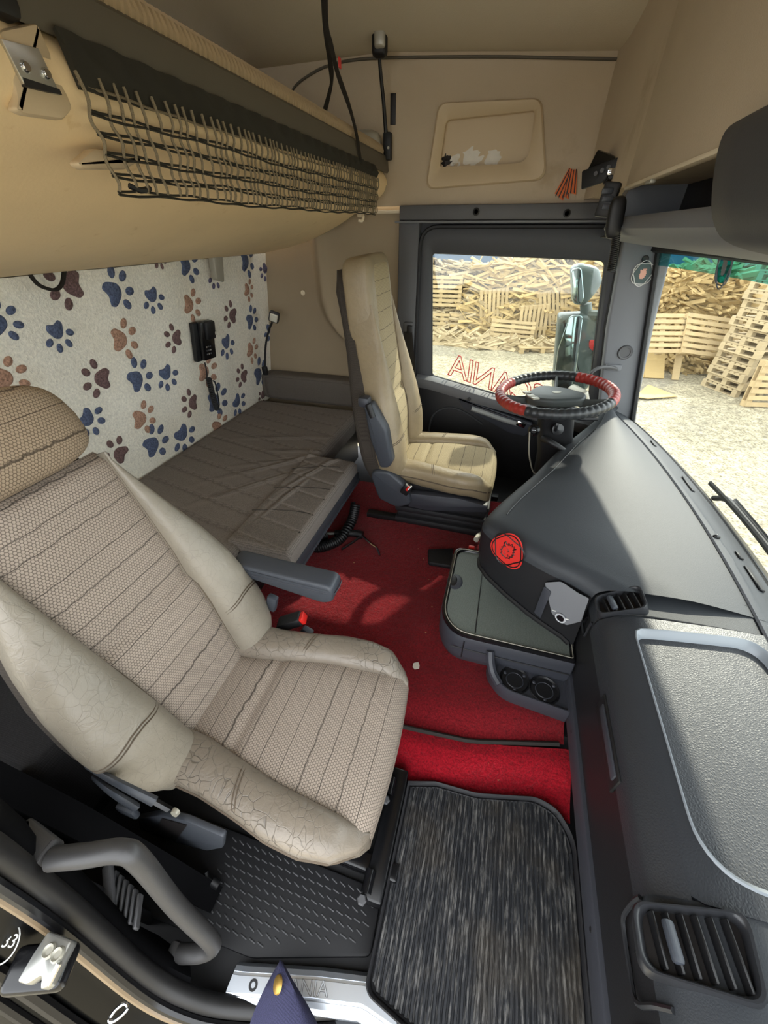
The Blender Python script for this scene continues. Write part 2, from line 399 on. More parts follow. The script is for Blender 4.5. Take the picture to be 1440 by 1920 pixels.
def ringprism(outer, inner, o, ex, ey, th, bev=0):
    """frame between two outlines with the same number of points"""
    ex, ey, ez = frame(ex, ey); o = Vector(o); n = len(outer)
    P = lambda q, h: o + ex * q[0] + ey * q[1] + ez * h
    V = [P(q, 0) for q in outer] + [P(q, 0) for q in inner] + [P(q, th) for q in outer] + [P(q, th) for q in inner]
    F = []
    for i in range(n):
        j = (i + 1) % n
        F += [(2 * n + i, 2 * n + j, 3 * n + j, 3 * n + i), (j, i, n + i, n + j), (i, j, 2 * n + j, 2 * n + i), (n + j, n + i, 3 * n + i, 3 * n + j)]
    return V, F
def scale_poly(p, k, c=None):
    c = c or (sum(q[0] for q in p) / len(p), sum(q[1] for q in p) / len(p))
    return [(c[0] + (q[0] - c[0]) * k, c[1] + (q[1] - c[1]) * k) for q in p]
def loft(secs, closed=True, caps=True):
    n = len(secs[0]); V = [Vector(p) for s in secs for p in s]; F = []
    for a in range(len(secs) - 1):
        for i in range(n if closed else n - 1):
            j = (i + 1) % n
            F.append((a * n + i, a * n + j, (a + 1) * n + j, (a + 1) * n + i))
    if caps and closed:
        F.append(tuple(range(n))[::-1]); b = (len(secs) - 1) * n; F.append(tuple(b + i for i in range(n)))
    return V, F
def cr(pts, k=6, closed=False):
    """Catmull-Rom through points"""
    P = [Vector(p) for p in pts]; N = len(P); out = []
    rng = range(N if closed else N - 1)
    for i in rng:
        p1 = P[i]; p2 = P[(i + 1) % N]
        p0 = P[i - 1] if (i > 0 or closed) else p1 * 2 - p2
        p3 = P[(i + 2) % N] if (i + 2 < N or closed) else p2 * 2 - p1
        for s in range(k):
            t = s / k; t2 = t * t; t3 = t2 * t
            out.append(0.5 * ((2 * p1) + (p2 - p0) * t + (2 * p0 - 5 * p1 + 4 * p2 - p3) * t2 + (3 * p1 - p0 - 3 * p2 + p3) * t3))
    if not closed: out.append(P[-1])
    return out
def tube(pts, r, seg=8, closed=False, flat=1.0, k=0, up=None):
    P = cr(pts, k, closed) if k else [Vector(p) for p in pts]
    n = len(P); secs = []
    t0 = (P[1] - P[0]).normalized(); ref = Vector(up) if up else (Vector((0, 0, 1)) if abs(t0[2]) < 0.9 else Vector((1, 0, 0)))
    nx = (ref - t0 * ref.dot(t0)).normalized()
    for i, p in enumerate(P):
        a = P[i - 1] if (i > 0 or closed) else p; b = P[(i + 1) % n] if (i < n - 1 or closed) else p
        t = (b - a).normalized()
        if up: nx = (ref - t * ref.dot(t)).normalized()
        else: nx = (nx - t * nx.dot(t)).normalized()
        ny = t.cross(nx); rr = r(i / max(1, n - 1)) if callable(r) else r
        secs.append([p + nx * (math.cos(q) * rr) + ny * (math.sin(q) * rr * flat) for q in [2 * math.pi * s / seg for s in range(seg)]])
    if closed: secs.append(secs[0]); return loft(secs, True, False)
    return loft(secs, True, True)
def lathe(prof, o, ax, seg=24, caps=True):
    """profile [(radius, height)] around axis ax at o"""
    ax = Vector(ax).normalized(); r = Vector((0, 0, 1)) if abs(ax[2]) < 0.9 else Vector((1, 0, 0))
    e1 = (r - ax * r.dot(ax)).normalized(); e2 = ax.cross(e1); o = Vector(o)
    secs = [[o + ax * h + e1 * (rr * math.cos(2 * math.pi * i / seg)) + e2 * (rr * math.sin(2 * math.pi * i / seg)) for i in range(seg)] for rr, h in prof]
    return loft(secs, True, caps)
def sell(c, rad, e1=0.5, e2=0.5, R=None, nu=24, nv=14):
    def p(w, m): return math.copysign(abs(w) ** m, w)
    secs = []
    for a in range(nv + 1):
        ph = -math.pi / 2 + math.pi * a / nv; ring = []
        ph = max(-math.pi / 2 + 0.02, min(math.pi / 2 - 0.02, ph))
        for b in range(nu):
            th = 2 * math.pi * b / nu
            v = Vector((rad[0] * p(math.cos(ph), e1) * p(math.cos(th), e2), rad[1] * p(math.cos(ph), e1) * p(math.sin(th), e2), rad[2] * p(math.sin(ph), e1)))
            if R is not None: v = R @ v
            ring.append(v + Vector(c))
        secs.append(ring)
    return loft(secs, True, True)
def gridsurf(fn, nu, nv):
    V = []; UV = []; F = []
    for i in range(nu + 1):
        for j in range(nv + 1):
            p, t = fn(i / nu, j / nv); V.append(Vector(p)); UV.append(t)
    for i in range(nu):
        for j in range(nv):
            a = i * (nv + 1) + j; F.append((a, a + nv + 1, a + nv + 2, a + 1))
    return (V, F), UV
def interp(x, xs, ys):
    return float(np.interp(x, xs, ys))
def sm(a, b, x):
    t = max(0, min(1, (x - a) / (b - a))); return t * t * (3 - 2 * t)
def coil(p0, p1, r, turns, wr, bend=None, seg=6, per=10):
    """helical cord from p0 to p1 (optionally through bend points)"""
    path = cr([p0] + (bend or []) + [p1], 14); n = len(path); pts = []
    tot = turns * per
    nx = None
    for i in range(tot + 1):
        s = i / tot * (n - 1); a = int(min(n - 2, s)); f = s - a; c = path[a].lerp(path[a + 1], f)
        t = (path[a + 1] - path[a]).normalized()
        if nx is None: ref = Vector((0, 0, 1)) if abs(t[2]) < 0.8 else Vector((1, 0, 0)); nx = (ref - t * ref.dot(t)).normalized()
        nx = (nx - t * nx.dot(t)).normalized(); ny = t.cross(nx); q = 2 * math.pi * i / per
        pts.append(c + nx * (math.cos(q) * r) + ny * (math.sin(q) * r))
    return tube(pts, wr, seg)
def text_mesh(txt, size, o, ex, ey, th=0.0005, outline=None, sx=1.0, shear=0.0, spacing=1.0):
    cu = bpy.data.curves.new('lettering', 'FONT'); cu.body = txt; cu.size = size; cu.extrude = th; cu.shear = shear
    cu.space_character = spacing
    cu.resolution_u = 3
    if outline:
        cu.fill_mode = 'NONE'; cu.extrude = 0; cu.bevel_depth = outline; cu.bevel_resolution = 1
    ob = bpy.data.objects.new('lettering', cu); COL.objects.link(ob)
    dg = bpy.context.evaluated_depsgraph_get(); me = ob.evaluated_get(dg).to_mesh()
    ex = Vector(ex).normalized(); ey = Vector(ey).normalized(); ez = ex.cross(ey); o = Vector(o)
    V = [o + ex * (v.co[0] * sx) + ey * v.co[1] + ez * v.co[2] for v in me.vertices]; F = [tuple(p.vertices) for p in me.polygons]
    ob.evaluated_get(dg).to_mesh_clear(); bpy.data.objects.remove(ob); bpy.data.curves.remove(cu)
    return V, F

# ================================================================== THE CAB SHELL
WY = 2.10                                   # plane of the driver's door wall
XA, YA, ZA = (1, 0, 0), (0, 1, 0), (0, 0, 1)
def wallpt(px, py, Y=WY): p = onY(px, py, Y); return (p[0], p[2])
struct(mk('floor', merge(box((-0.42, 1.05, -0.16), (2.1, 2.22, 0.08), 0.005), box((-0.45, 1.45, -0.085), (2.05, 1.62, 0.08), 0.02), box((-1.0, -0.0, 0.08), (0.9, 0.02, 0.5), 0.005)), 'rubber'), 'black rubber-lined cab floor', 'floor')

# ---- far side wall, upper felt panel with an opening for the storage bin
cub_o = [wallpt(822, 193), wallpt(1017, 184), wallpt(1026, 338), wallpt(797, 356)]
cub_i = [wallpt(836, 224), wallpt(1003, 206), wallpt(991, 305), wallpt(824, 313)]
inner = rpoly(scale_poly(cub_o, 0.93), 0.035, 6)
outer = rpoly([(-1.46, 1.70), (0.52, 1.70), (0.52, 1.232), (-1.46, 1.232)], 0.001, 6)
wf = struct(mk('wall_far', ringprism(outer[::-1], inner[::-1], (0, WY + 0.012, 0), XA, ZA, 0.012), 'felt', smooth=None), 'beige felt side panel above the driver door', 'wall')
WR = wf
# seam between wall felt and roof lining
sp = [Vector((p[0], WY - 0.003, p[1])) for p in [wallpt(*q) for q in ((536, 215), (541, 192), (552, 165), (578, 143), (622, 122), (700, 110), (900, 107), (1040, 109), (1175, 112))]]
struct(mk('trim_1', tube(sp, 0.0045, 6, k=5), 'bar'), 'dark seam cord along the top of the side wall', 'trim')
# rear quarter of the far wall (behind the driver seat), with its moulded step
def xr(z): return interp(z, [0.25, 0.50, 0.58, 0.63, 0.70, 0.80, 1.25], [-0.62, -0.68, -0.75, -0.84, -0.92, -0.98, -1.0])
def fn(s, t):
    x = -1.46 + s * 0.94; z = 0.0 + t * 1.24; r = sum(xr(z + k * 0.02) for k in range(-3, 4)) / 7
    y = 2.20 - 0.075 * sm(r - 0.05, r + 0.04, x) - 0.022 * math.exp(-((x - r - 0.04) / 0.035) ** 2)
    return (x, y, z), (x, z)
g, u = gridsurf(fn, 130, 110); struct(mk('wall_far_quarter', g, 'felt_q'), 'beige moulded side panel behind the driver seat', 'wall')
struct(mk('trim_2', box((-0.99, 2.12, 1.213), (0.93, 0.03, 0.012), 0.003), 'cream_plastic'), 'cream ledge strip below the upper side panel', 'trim')
mk('screw_cap', lathe([(0.0, -0.002), (0.012, -0.002), (0.013, 0.001), (0.006, 0.004), (0.0, 0.002)], onY(568, 549, 2.19), (0, -1, 0), 14), 'cream_plastic', bpy.data.objects['wall_far_quarter'])
# rear wall and roof
struct(mk('wall_rear', box((-1.47, 1.02, 0.86), (0.03, 2.4, 1.9), 0.002), 'felt'), 'beige felt rear wall of the cab', 'wall')
def fn(s, t):
    x = -1.47 + s * 1.80; y = -0.12 + t * 2.235
    zs = interp(x, [-1.5, -0.6, 0.3], [1.66, 1.674, 1.615])
    z = zs + 0.11 * (1 - sm(1.55, 2.10, y)) + 0.02 * math.sin(max(0, 1 - t) * 2)
    z -= 0.16 * (1 - sm(-1.47, -1.15, x)) ; z += 0.012
    return (x, y, z), (x, y)
g, u = gridsurf(fn, 50, 60); g2 = ([v + Vector((0, 0, 0.012)) for v in g[0]], [f[::-1] for f in g[1]])
struct(mk('ceiling', merge((g[0], [f[::-1] for f in g[1]]), (g2[0], [f[::-1] for f in g2[1]])), 'felt_dark'), 'beige felt roof lining', 'ceiling')

# ---- passenger side of the cab around the open doorway
struct(mk('wall_near', merge(box((-1.28, -0.115, 0.78), (0.36, 0.03, 1.90), 0.01), box((0.0, -0.115, 1.50), (1.2, 0.03, 0.46), 0.01)), 'fleece'), 'unseen pale side panel behind and above the open passenger door', 'wall')  # unseen wall, kept narrow and pale so more light reaches the bunk
struct(mk('trim_8', loft([[Vector((x + a, y, z)) for a, y in ((-0.05, -0.13), (0.06, -0.13), (0.06, 0.03), (0.0, 0.03))] for x, z in ((0.68, -0.1), (0.66, 0.40), (0.54, 1.10), (0.50, 1.30))], True, True), 'pillar'), 'grey front pillar at the passenger side', 'trim')
# ---- storage bin let into the side wall
t = thing('storage_bin', 'beige recessed storage bin in the wall above the side window', 'bin', Vector((-0.2, 2.15, 1.3)))
oo = rpoly(cub_o, [0.03, 0.03, 0.05, 0.04], 6); ii = rpoly(cub_i, [0.02, 0.012, 0.05, 0.012], 6)
mid = [(a[0] * 0.45 + b[0] * 0.55, a[1] * 0.45 + b[1] * 0.55) for a, b in zip(oo, ii)]
def ringy(p, y): return [Vector((q[0], y, q[1])) for q in p]
mk('bin_frame', loft([ringy(oo, WY + 0.004), ringy(scale_poly(oo, 0.992), WY - 0.010), ringy(scale_poly(oo, 0.96), WY - 0.016), ringy(mid, WY - 0.012), ringy(ii, WY + 0.004), ringy(ii, WY + 0.03)], True, False), 'beige_plastic', t)
mk('bin_liner', loft([ringy(ii, WY + 0.028), ringy(scale_poly(ii, 1.02), WY + 0.04), ringy(scale_poly(ii, 0.97), WY + 0.13)], True, True), 'beige_plastic', t)

# ---- grey header beam with two screw buttons
b = struct(mk('trim_3', box((-0.09, 2.085, 1.208), (0.88, 0.05, 0.052), 0.006), 'trim'), 'grey plastic header beam above the driver door', 'trim')
for q in ((893, 397), (1063, 400)):
    mk('screw_cap', lathe([(0.0, 0.0), (0.013, 0.0), (0.014, 0.004), (0.009, 0.006), (0.007, 0.002), (0.0, 0.002)], onY(*q, 2.062), (0, -1, 0), 16), 'black', b)
mk('header_back', box((-0.05, 2.128, 1.17), (0.98, 0.012, 0.12), 0.002), 'door_dark', b)
struct(mk('trim_4', box((-0.10, 2.068, 1.176), (0.90, 0.02, 0.008), 0.003), 'pillar'), 'thin light strip under the header beam', 'trim')

# ---- B-pillar beside the driver's door
bp = struct(mk('trim_5', box((-0.490, 2.11, 0.56), (0.098, 0.05, 1.26), 0.012), 'trim'), 'dark grey door pillar behind the driver seat', 'trim')
mk('belt_height_slider', box(onY(766, 616, 2.083), (0.050, 0.02, 0.062), 0.008), 'trim', bp)
mk('slider_button', box(onY(768, 617, 2.07), (0.026, 0.014, 0.034), 0.004), 'black', bp)

# ---- driver's door
door = sroot('door_1', 'dark grey driver door with a large side window', 'door', Vector((0.03, 2.12, -0.1)))
wtl, wtr, wbl = wallpt(808, 473), wallpt(1138, 487), wallpt(808, 706)
wpoly = [wtl, wtr, (0.40, 0.80), (0.475, 0.40), (0.009, 0.437), wbl]
win = rpoly(wpoly, [0.02, 0.03, 0.03, 0.02, 0.02, 0.02], 5)
outp = rpoly([(-0.437, 1.165), (0.385, 1.165), (0.43, 0.80), (0.545, 0.30), (0.009, 0.36), (-0.437, 0.43)], [0.07, 0.04, 0.04, 0.02, 0.02, 0.02], 5)
midp = [(a[0] * 0.35 + b[0] * 0.65, a[1] * 0.35 + b[1] * 0.65) for a, b in zip(outp, win)]
mk('window_frame', loft([ringy(outp, 2.115), ringy(outp, 2.10), ringy(scale_poly(outp, 0.985), 2.095), ringy(midp, 2.097), ringy(win, 2.112), ringy(win, 2.14)], True, False), 'door_dark', door)
mk('door_seal', tube([Vector((q[0], 2.093, q[1])) for q in rpoly([(-0.437, 1.160), (0.39, 1.160), (0.43, 0.80), (0.545, 0.30), (0.545, -0.1), (-0.437, -0.1)], [0.08, 0.04, 0.04, 0.02, 0.02, 0.02], 5)], 0.008, 6, True), 'rubber', door)
pane = mk('window_pane', prism(scale_poly(win, 1.015), (0, 2.131, 0), XA, ZA, 0.004), 'glass', door, smooth=None)
mk('window_gasket', tube([Vector((q[0], 2.118, q[1])) for q in win], 0.006, 6, True), 'black', door)
# mirrored outline lettering stuck on the outside of the pane
p0 = onY(848, 706, 2.126); p1 = onY(937, 738, 2.126); dirx = (p1 - p0).normalized()
mk('window_lettering', text_mesh('SCANIA', 0.165, p0 + dirx * 0.505 + Vector((0, 0, 0.002)), -dirx, (0, 0, 1), outline=0.0026, sx=0.98, shear=0.0, spacing=0.9), 'red', pane)['label'] = 'red outlined mirrored lettering'
# lower door panel
lower = [(-0.437, 0.50), (0.009, 0.432), (0.56, 0.335), (0.60, -0.12), (-0.437, -0.12)]
mk('door_panel', prism(lower[::-1], (0, 2.13, 0), XA, ZA, 0.035, 0.006), 'dash_black', door)
def sect(x, z):                                   # window ledge cross-section
    return [Vector((x, y, z + h)) for y, h in ((2.125, 0.0), (2.085, 0.004), (2.055, -0.008), (2.048, -0.03), (2.052, -0.055), (2.08, -0.065), (2.125, -0.065))]
mk('window_ledge', loft([sect(-0.42, 0.515), sect(-0.33, 0.505), sect(0.0, 0.438), sect(0.30, 0.385), sect(0.54, 0.345)], True, True), 'trim', door)
ar = [wallpt(858, 745, 2.05), wallpt(1000, 795, 2.05), wallpt(985, 818, 2.05), wallpt(955, 812, 2.05), wallpt(868, 765, 2.05)]
ah = mk('armrest_panel', prism(rpoly(ar, 0.012)[::-1] if False else rpoly(ar, 0.012), (0, 2.10, 0), XA, ZA, 0.055, 0.008), 'slate_dark', door)
hp = [Vector(onY(*q, 2.045)) for q in ((884, 766), (910, 775), (940, 786), (972, 796))]
mk('pull_handle', tube(hp, 0.013, 10, k=4, flat=0.8), 'gold', ah)
mk('door_catch', box(onY(977, 795, 2.04), (0.05, 0.016, 0.03), 0.006, 2, rot(0, 0.25, 0).to_3x3()), 'chrome', ah)
mk('lock_knob', lathe([(0, 0), (0.009, 0), (0.008, 0.012), (0, 0.013)], onY(880, 748, 2.05), (0, -1, 0), 12), 'black', ah)
arc = [onY(*q, 2.093) for q in ((800, 850), (805, 800), (815, 775), (840, 764), (870, 772), (905, 795))]
mk('map_pocket_edge', tube(arc, 0.006, 6, k=5), 'door_dark', door)

# ---- A-pillar trim with a tweeter, screw cap and crest sticker
pil = [(0.388, 1.135), (0.575, 1.10), (0.615, 0.80), (0.670, 0.47), (0.70, 0.36), (0.53, 0.33), (0.47, 0.60), (0.43, 0.80)]
ap = struct(mk('trim_6', prism(pil[::-1], (0, 2.10, 0), XA, ZA, 0.045, 0.012, 3), 'pillar'), 'grey front pillar trim beside the driver window', 'trim')
YP = 2.052
mk('speaker_grille', lathe([(0.0, 0.001), (0.020, 0.001), (0.021, 0.004), (0.027, 0.005), (0.031, 0.0), (0.031, -0.004)], onY(1172, 661, YP), (0, -1, 0), 24), 'trim', ap)
mk('screw_cap', lathe([(0.0, 0.002), (0.008, 0.002), (0.012, 0.004), (0.013, 0.0)], onY(1210, 486, YP), (0, -1, 0), 16), 'black', ap)
mk('grab_hook', tube([onY(*q, y) for q, y in (((1158, 692), 2.05), ((1140, 688), 2.02), ((1122, 690), 2.0), ((1108, 700), 2.0), ((1103, 712), 2.03))], 0.008, 8, k=4), 'trim', ap)
mk('hook_plate', box(onY(1150, 689, 2.048), (0.07, 0.012, 0.028), 0.005), 'pillar', ap)
# crest: open ring of arcs with a crowned bird-lion head
GRIF = [(-.30,-.62),(-.12,-.70),(.05,-.66),(.16,-.72),(.25,-.58),(.40,-.50),(.36,-.34),(.50,-.22),(.42,-.06),(.52,.08),(.38,.16),(.46,.30),(.30,.34),(.34,.48),(.44,.62),(.28,.56),(.24,.72),(.14,.56),(.04,.76),(-.04,.54),(-.18,.66),(-.14,.46),(-.26,.42),(-.40,.56),(-.46,.36),(-.38,.22),(-.24,.20),(-.40,.12),(-.34,.0),(-.46,-.10),(-.34,-.20),(-.44,-.34),(-.30,-.42)]
def crest(name, c, ex, ey, s, mbase, mline, mbeast, parent, full=True):
    ex = Vector(ex).normalized(); ey = Vector(ey).normalized(); n = ex.cross(ey); c = Vector(c)
    P = lambda x, y, h=0: c + ex * (x * s) + ey * (y * s) + n * h
    sh = []
    for i in range(48):
        a = 2 * math.pi * i / 48; r = 1.0 + 0.10 * math.cos(3 * (a - math.pi / 2)) * (1) ; sh.append((r * math.cos(a) * 0.92, r * math.sin(a) * 1.05))
    if full: root = mk(name, prism(scale_poly(sh, s, (0, 0)) if False else [(x * s, y * s) for x, y in sh], c, ex, ey, 0.0008), mbase, parent, smooth=None)
    else: root = mk(name, prism([(x * s * 0.80, y * s * 0.80) for x, y in sh], c, ex, ey, 0.0006), mbase, parent, smooth=None)
    rings = [tube([P(x * 0.90, y * 0.90, 0.001) for x, y in sh], 0.036 * s, 4, True)]
    tri = []
    for i in range(48):
        a = 2 * math.pi * i / 48; r = 0.86 + 0.12 * math.cos(3 * (a + math.pi / 2)); tri.append(P(r * math.cos(a) * 0.95, r * math.sin(a) * 1.05, 0.0013))
    rings.append(tube(tri, 0.036 * s, 4, True))
    mk('crest_outline', merge(*rings), mline, root)
    if full: mk('crest_beast', merge(tube([P(x * 0.75, y * 0.72, 0.001) for x, y in GRIF], 0.038 * s, 4, True), *[tube([P(*a, 0.001), P(*b, 0.001)], 0.02 * s, 4) for a, b in (((-.1, .1), (.1, .02)), ((.1, .02), (.02, -.12)), ((-.15, -.2), (.0, -.3)), ((.12, -.2), (.2, -.32)))]), mbeast, root)
    else: mk('crest_beast', prism([(x * s * 0.62, y * s * 0.62) for x, y in GRIF], P(0, 0, 0.0006), ex, ey, 0.0008), mbeast, root, smooth=None)
    return root
MAT['crest_green'] = M('crest_dark_green', (66, 84, 84), 0.5); MAT['crest_peach'] = M('crest_peach', (226, 170, 150), 0.5)
st = crest('crest_sticker', onY(1205, 513, YP - 0.001), XA, ZA, 0.043, 'crest_green', 'white', 'crest_peach', None, False)
tag(st, 'small round white and green crest sticker on the grey pillar', 'sticker')

# ---- windscreen
def xw(y, z):
    base = 0.775 - 0.10 * ((y - 1.05) / 1.0) ** 2 - 0.012 * ((y - 1.05) / 1.0) ** 6
    return base - 0.145 * (z - 0.40) / 0.69
def screen(z0, z1, y0, y1, off, th):
    def f(o):
        return gridsurf(lambda s, t: ((xw(y0 + s * (y1 - y0), z0 + t * (z1 - z0)) + o, y0 + s * (y1 - y0), z0 + t * (z1 - z0)), (s, t)), 40, 8)[0]
    return f(off)
ws = sroot('window_1', 'large curved windscreen with a teal tinted top band', 'windscreen', Vector((0.72, 1.05, 0.38)))
mk('windscreen_pane', screen(0.37, 1.10, 0.03, 2.06, 0, 0), 'windscreen', ws)
mk('tint_band', screen(1.035, 1.10, 0.03, 2.06, 0.004, 0), 'tint', ws)
mk('lower_gasket', tube([(xw(y, 0.385) - 0.004, y, 0.392) for y in np.linspace(0.03, 2.06, 30)], 0.012, 6), 'rubber', ws)
mk('side_gasket', tube([(xw(2.05, z) + 0.006, 2.045, z) for z in np.linspace(0.38, 1.1, 8)], 0.012, 6), 'rubber', ws)
mk('upper_gasket', tube([(xw(y, 1.09) - 0.006, y, 1.088) for y in np.linspace(0.03, 2.06, 30)], 0.012, 6), 'rubber', ws)
cw = crest('crest_sticker', (xw(1.6, 1.062) - 0.004, 1.6, 1.062), (0, -1, 0), (-0.2, 0, 1), 0.06, 'tint', 'pillar', 'pillar', None, False)
tag(cw, 'faint crest sticker at the top of the tinted windscreen', 'sticker')

# ================================================================== DASHBOARD
dash = thing('dashboard', 'wide charcoal dashboard sweeping around the steering wheel below the windscreen', 'dashboard', Vector((0.5, 1.05, 0.1)))
YE = [0.76, 0.79, 0.83, 0.88, 0.925, 0.955, 0.985, 1.03, 1.10, 1.20, 1.33, 1.46, 1.586, 1.72, 1.854, 1.95, 2.05]
XE = [0.325, 0.285, 0.20, 0.12, 0.06, 0.035, 0.03, 0.045, 0.075, 0.125, 0.19, 0.245, 0.300, 0.37, 0.440, 0.485, 0.52]
def xe(y): return interp(y, YE, XE)
def dsec(y):
    e = xe(y); w = xw(y, 0.4)
    hi = 0.468 + 0.02 * sm(1.0, 1.5, y)
    pr = [(w + 0.02, 0.385), (w - 0.03, 0.415), (w - 0.085, 0.437), (w - 0.12, 0.446), (e + 0.62 * (w - 0.12 - e), hi - 0.008), (e + 0.3 * (w - 0.1 - e), hi - 0.012), (e + 0.07, 0.453), (e + 0.028, 0.443), (e + 0.007, 0.428), (e, 0.408)]
    return [Vector((q[0], y, q[2])) for q in cr([(a, 0, b) for a, b in pr], 4)]
ys = list(np.linspace(0.765, 1.12, 26)) + list(np.linspace(1.15, 2.05, 26))
secs = [dsec(y) for y in ys]
under = [[Vector((p[0] - 0.0, p[1], p[2])) for p in s] for s in secs]
top = mk('dash_top', loft(secs, False, False), 'dash', dash, smooth=50)
# front faces below the soft top: black panels down to the knee line
fsec = []
for y in ys:
    e = xe(y); zb = interp(y, [0.76, 0.95, 1.05, 1.2, 1.5, 2.05], [0.20, 0.265, 0.275, 0.24, 0.16, 0.10])
    fsec.append([Vector((e, y, 0.409)), Vector((e + 0.002, y, 0.33)), Vector((e + 0.008, y, zb + 0.02)), Vector((e + 0.014, y, zb + 0.004)), Vector((e + 0.03, y, zb)), Vector((e + 0.30, y, zb - 0.02))])
mk('dash_front', loft(fsec, False, False), 'dash_black', dash, smooth=50)
# groove between the top pad and the defroster strip
mk('defroster_seam', tube([(xw(y, 0.4) - 0.118, y, 0.4462) for y in np.linspace(0.03, 2.02, 40)], 0.0045, 5), 'slate_dark', dash)
for y, l in ((1.72, .05), (1.40, .10), (1.02, 0.03), (0.93, .09)):
    mk('defroster_slot', box((xw(y, .4) - 0.055, y, 0.4285), (0.016, l, 0.006), 0.002, 1, rot(0, 0.45, 0).to_3x3()), 'black', dash)
mk('sun_sensor', sell((xw(1.04, .4) - 0.10, 1.07, 0.444), (0.010, 0.007, 0.008), 1, 1, None, 12, 8), 'blackgloss', dash)
mk('edge_seam', tube([(xe(y) + 0.062 * (1 if y > 1.0 else 1), y + (0.0 if y > 1.0 else 0.0), dsec(y)[24][2] + 0.0) for y in np.linspace(1.0, 1.98, 40)], 0.0016, 5), 'ink', dash)
# scuffs where the top has been cut
for k, q in enumerate(((1137, 922), (1142, 933), (1146, 941))):
    c = onZ(*q, 0.4615); mk('scuff', prism([(-.004, 0), (-.001, -.009), (.003, -.004), (.0015, .006), (.004, .012), (-.001, .010)], c, (0.8, 0.4, 0), (-0.4, 0.8, 0), 0.002), 'ink', dash)
# raised instrument hood at the far end
hs = []
for y in np.linspace(1.70, 2.04, 12):
    e = xe(y) + 0.01; w = xw(y, 0.4) - 0.16; k = math.sin(min(1, (y - 1.70) / 0.10) * math.pi / 2)
    pr = [(w, 0.448), (w - 0.02, 0.452 + 0.008 * k), (e + 0.08, 0.462 + 0.012 * k), (e + 0.02, 0.440 + 0.012 * k), (e - 0.005, 0.405 + 0.01 * k)]
    hs.append([Vector(q) for q in cr([(a, y, b) for a, b in pr], 4)])
ih = mk('instrument_panel', prism([(-0.17, -0.075), (0.17, -0.075), (0.17, 0.06), (-0.17, 0.06)], (0.455, 1.70, 0.36), (0.42, 0.9, 0), (0.25, -0.1, 1), 0.01, 0.004), 'black', dash)
vo = onZ(1085, 742, 0.50)
svc = onY(1086, 744, 1.93)
side = mk('side_vent', box(svc, (0.04, 0.11, 0.09), 0.012, 3, rot(0, -0.5, 0.5).to_3x3()), 'silver', dash)
for k in range(5):
    mk('vent_slat', box(svc + rot(0, -0.5, 0.5).to_3x3() @ Vector((-0.019, -0.04 + 0.02 * k, 0)), (0.012, 0.007, 0.066), 0.002, 1, rot(0, -0.5, 0.5).to_3x3()), 'black', side)

# ---- passenger side of the dashboard: body, lid with tray, strip
XR = 0.330
def psec(y, lift=0.0):
    w = xw(y, 0.4)
    pr = [(w + 0.02, 0.385), (w - 0.03, 0.415), (w - 0.085, 0.437), (w - 0.12, 0.444), (0.55, 0.442), (0.45, 0.436), (0.395, 0.430), (0.357, 0.418), (0.333, 0.395), (0.326, 0.36)]
    dz = lambda x: -0.04 * sm(0.33, 0.36, x) * (1 - sm(0.655, 0.675, x)) if (LY0 + 0.004 < y < LY1 - 0.002) else 0.0
    return [Vector((q[0], y, q[2] + dz(q[0]))) for q in cr([(a, 0, b) for a, b in pr], 4)]
LY0, LY1 = 0.215, 0.705
mk('passenger_dash_top', loft([psec(y) for y in list(np.linspace(-0.02, LY0 + 0.003, 8)) + list(np.linspace(LY0 + 0.005, LY1 - 0.003, 4)) + list(np.linspace(LY1 - 0.001, 0.79, 5))], False, False), 'dash', dash, smooth=50)
mk('passenger_dash_front', loft([[Vector(p) for p in ((0.3265, y, 0.362), (0.331, y, 0.30), (0.336, y, 0.20), (0.342, y, 0.135), (0.36, y, 0.12), (0.60, y, 0.10))] for y in np.linspace(-0.02, 0.80, 14)], False, False), 'dash_black', dash)
st = [[Vector((x, y, z)) for x, z in ((0.345, 0.142), (0.334, 0.140), (0.331, 0.134), (0.336, 0.075), (0.342, 0.05), (0.352, 0.05), (0.36, 0.14))] for y in np.linspace(0.02, 0.79, 12)]
ls = mk('lower_strip', loft(st, True, True), 'slate_dark', dash)
for y in (0.215, 0.575, 0.72): mk('strip_plug', lathe([(0, 0.001), (0.004, 0.0012), (0.0055, 0.0), (0.0055, -0.002)], (0.333, y, 0.115), (-1, 0, 0.1), 10), 'black', ls)
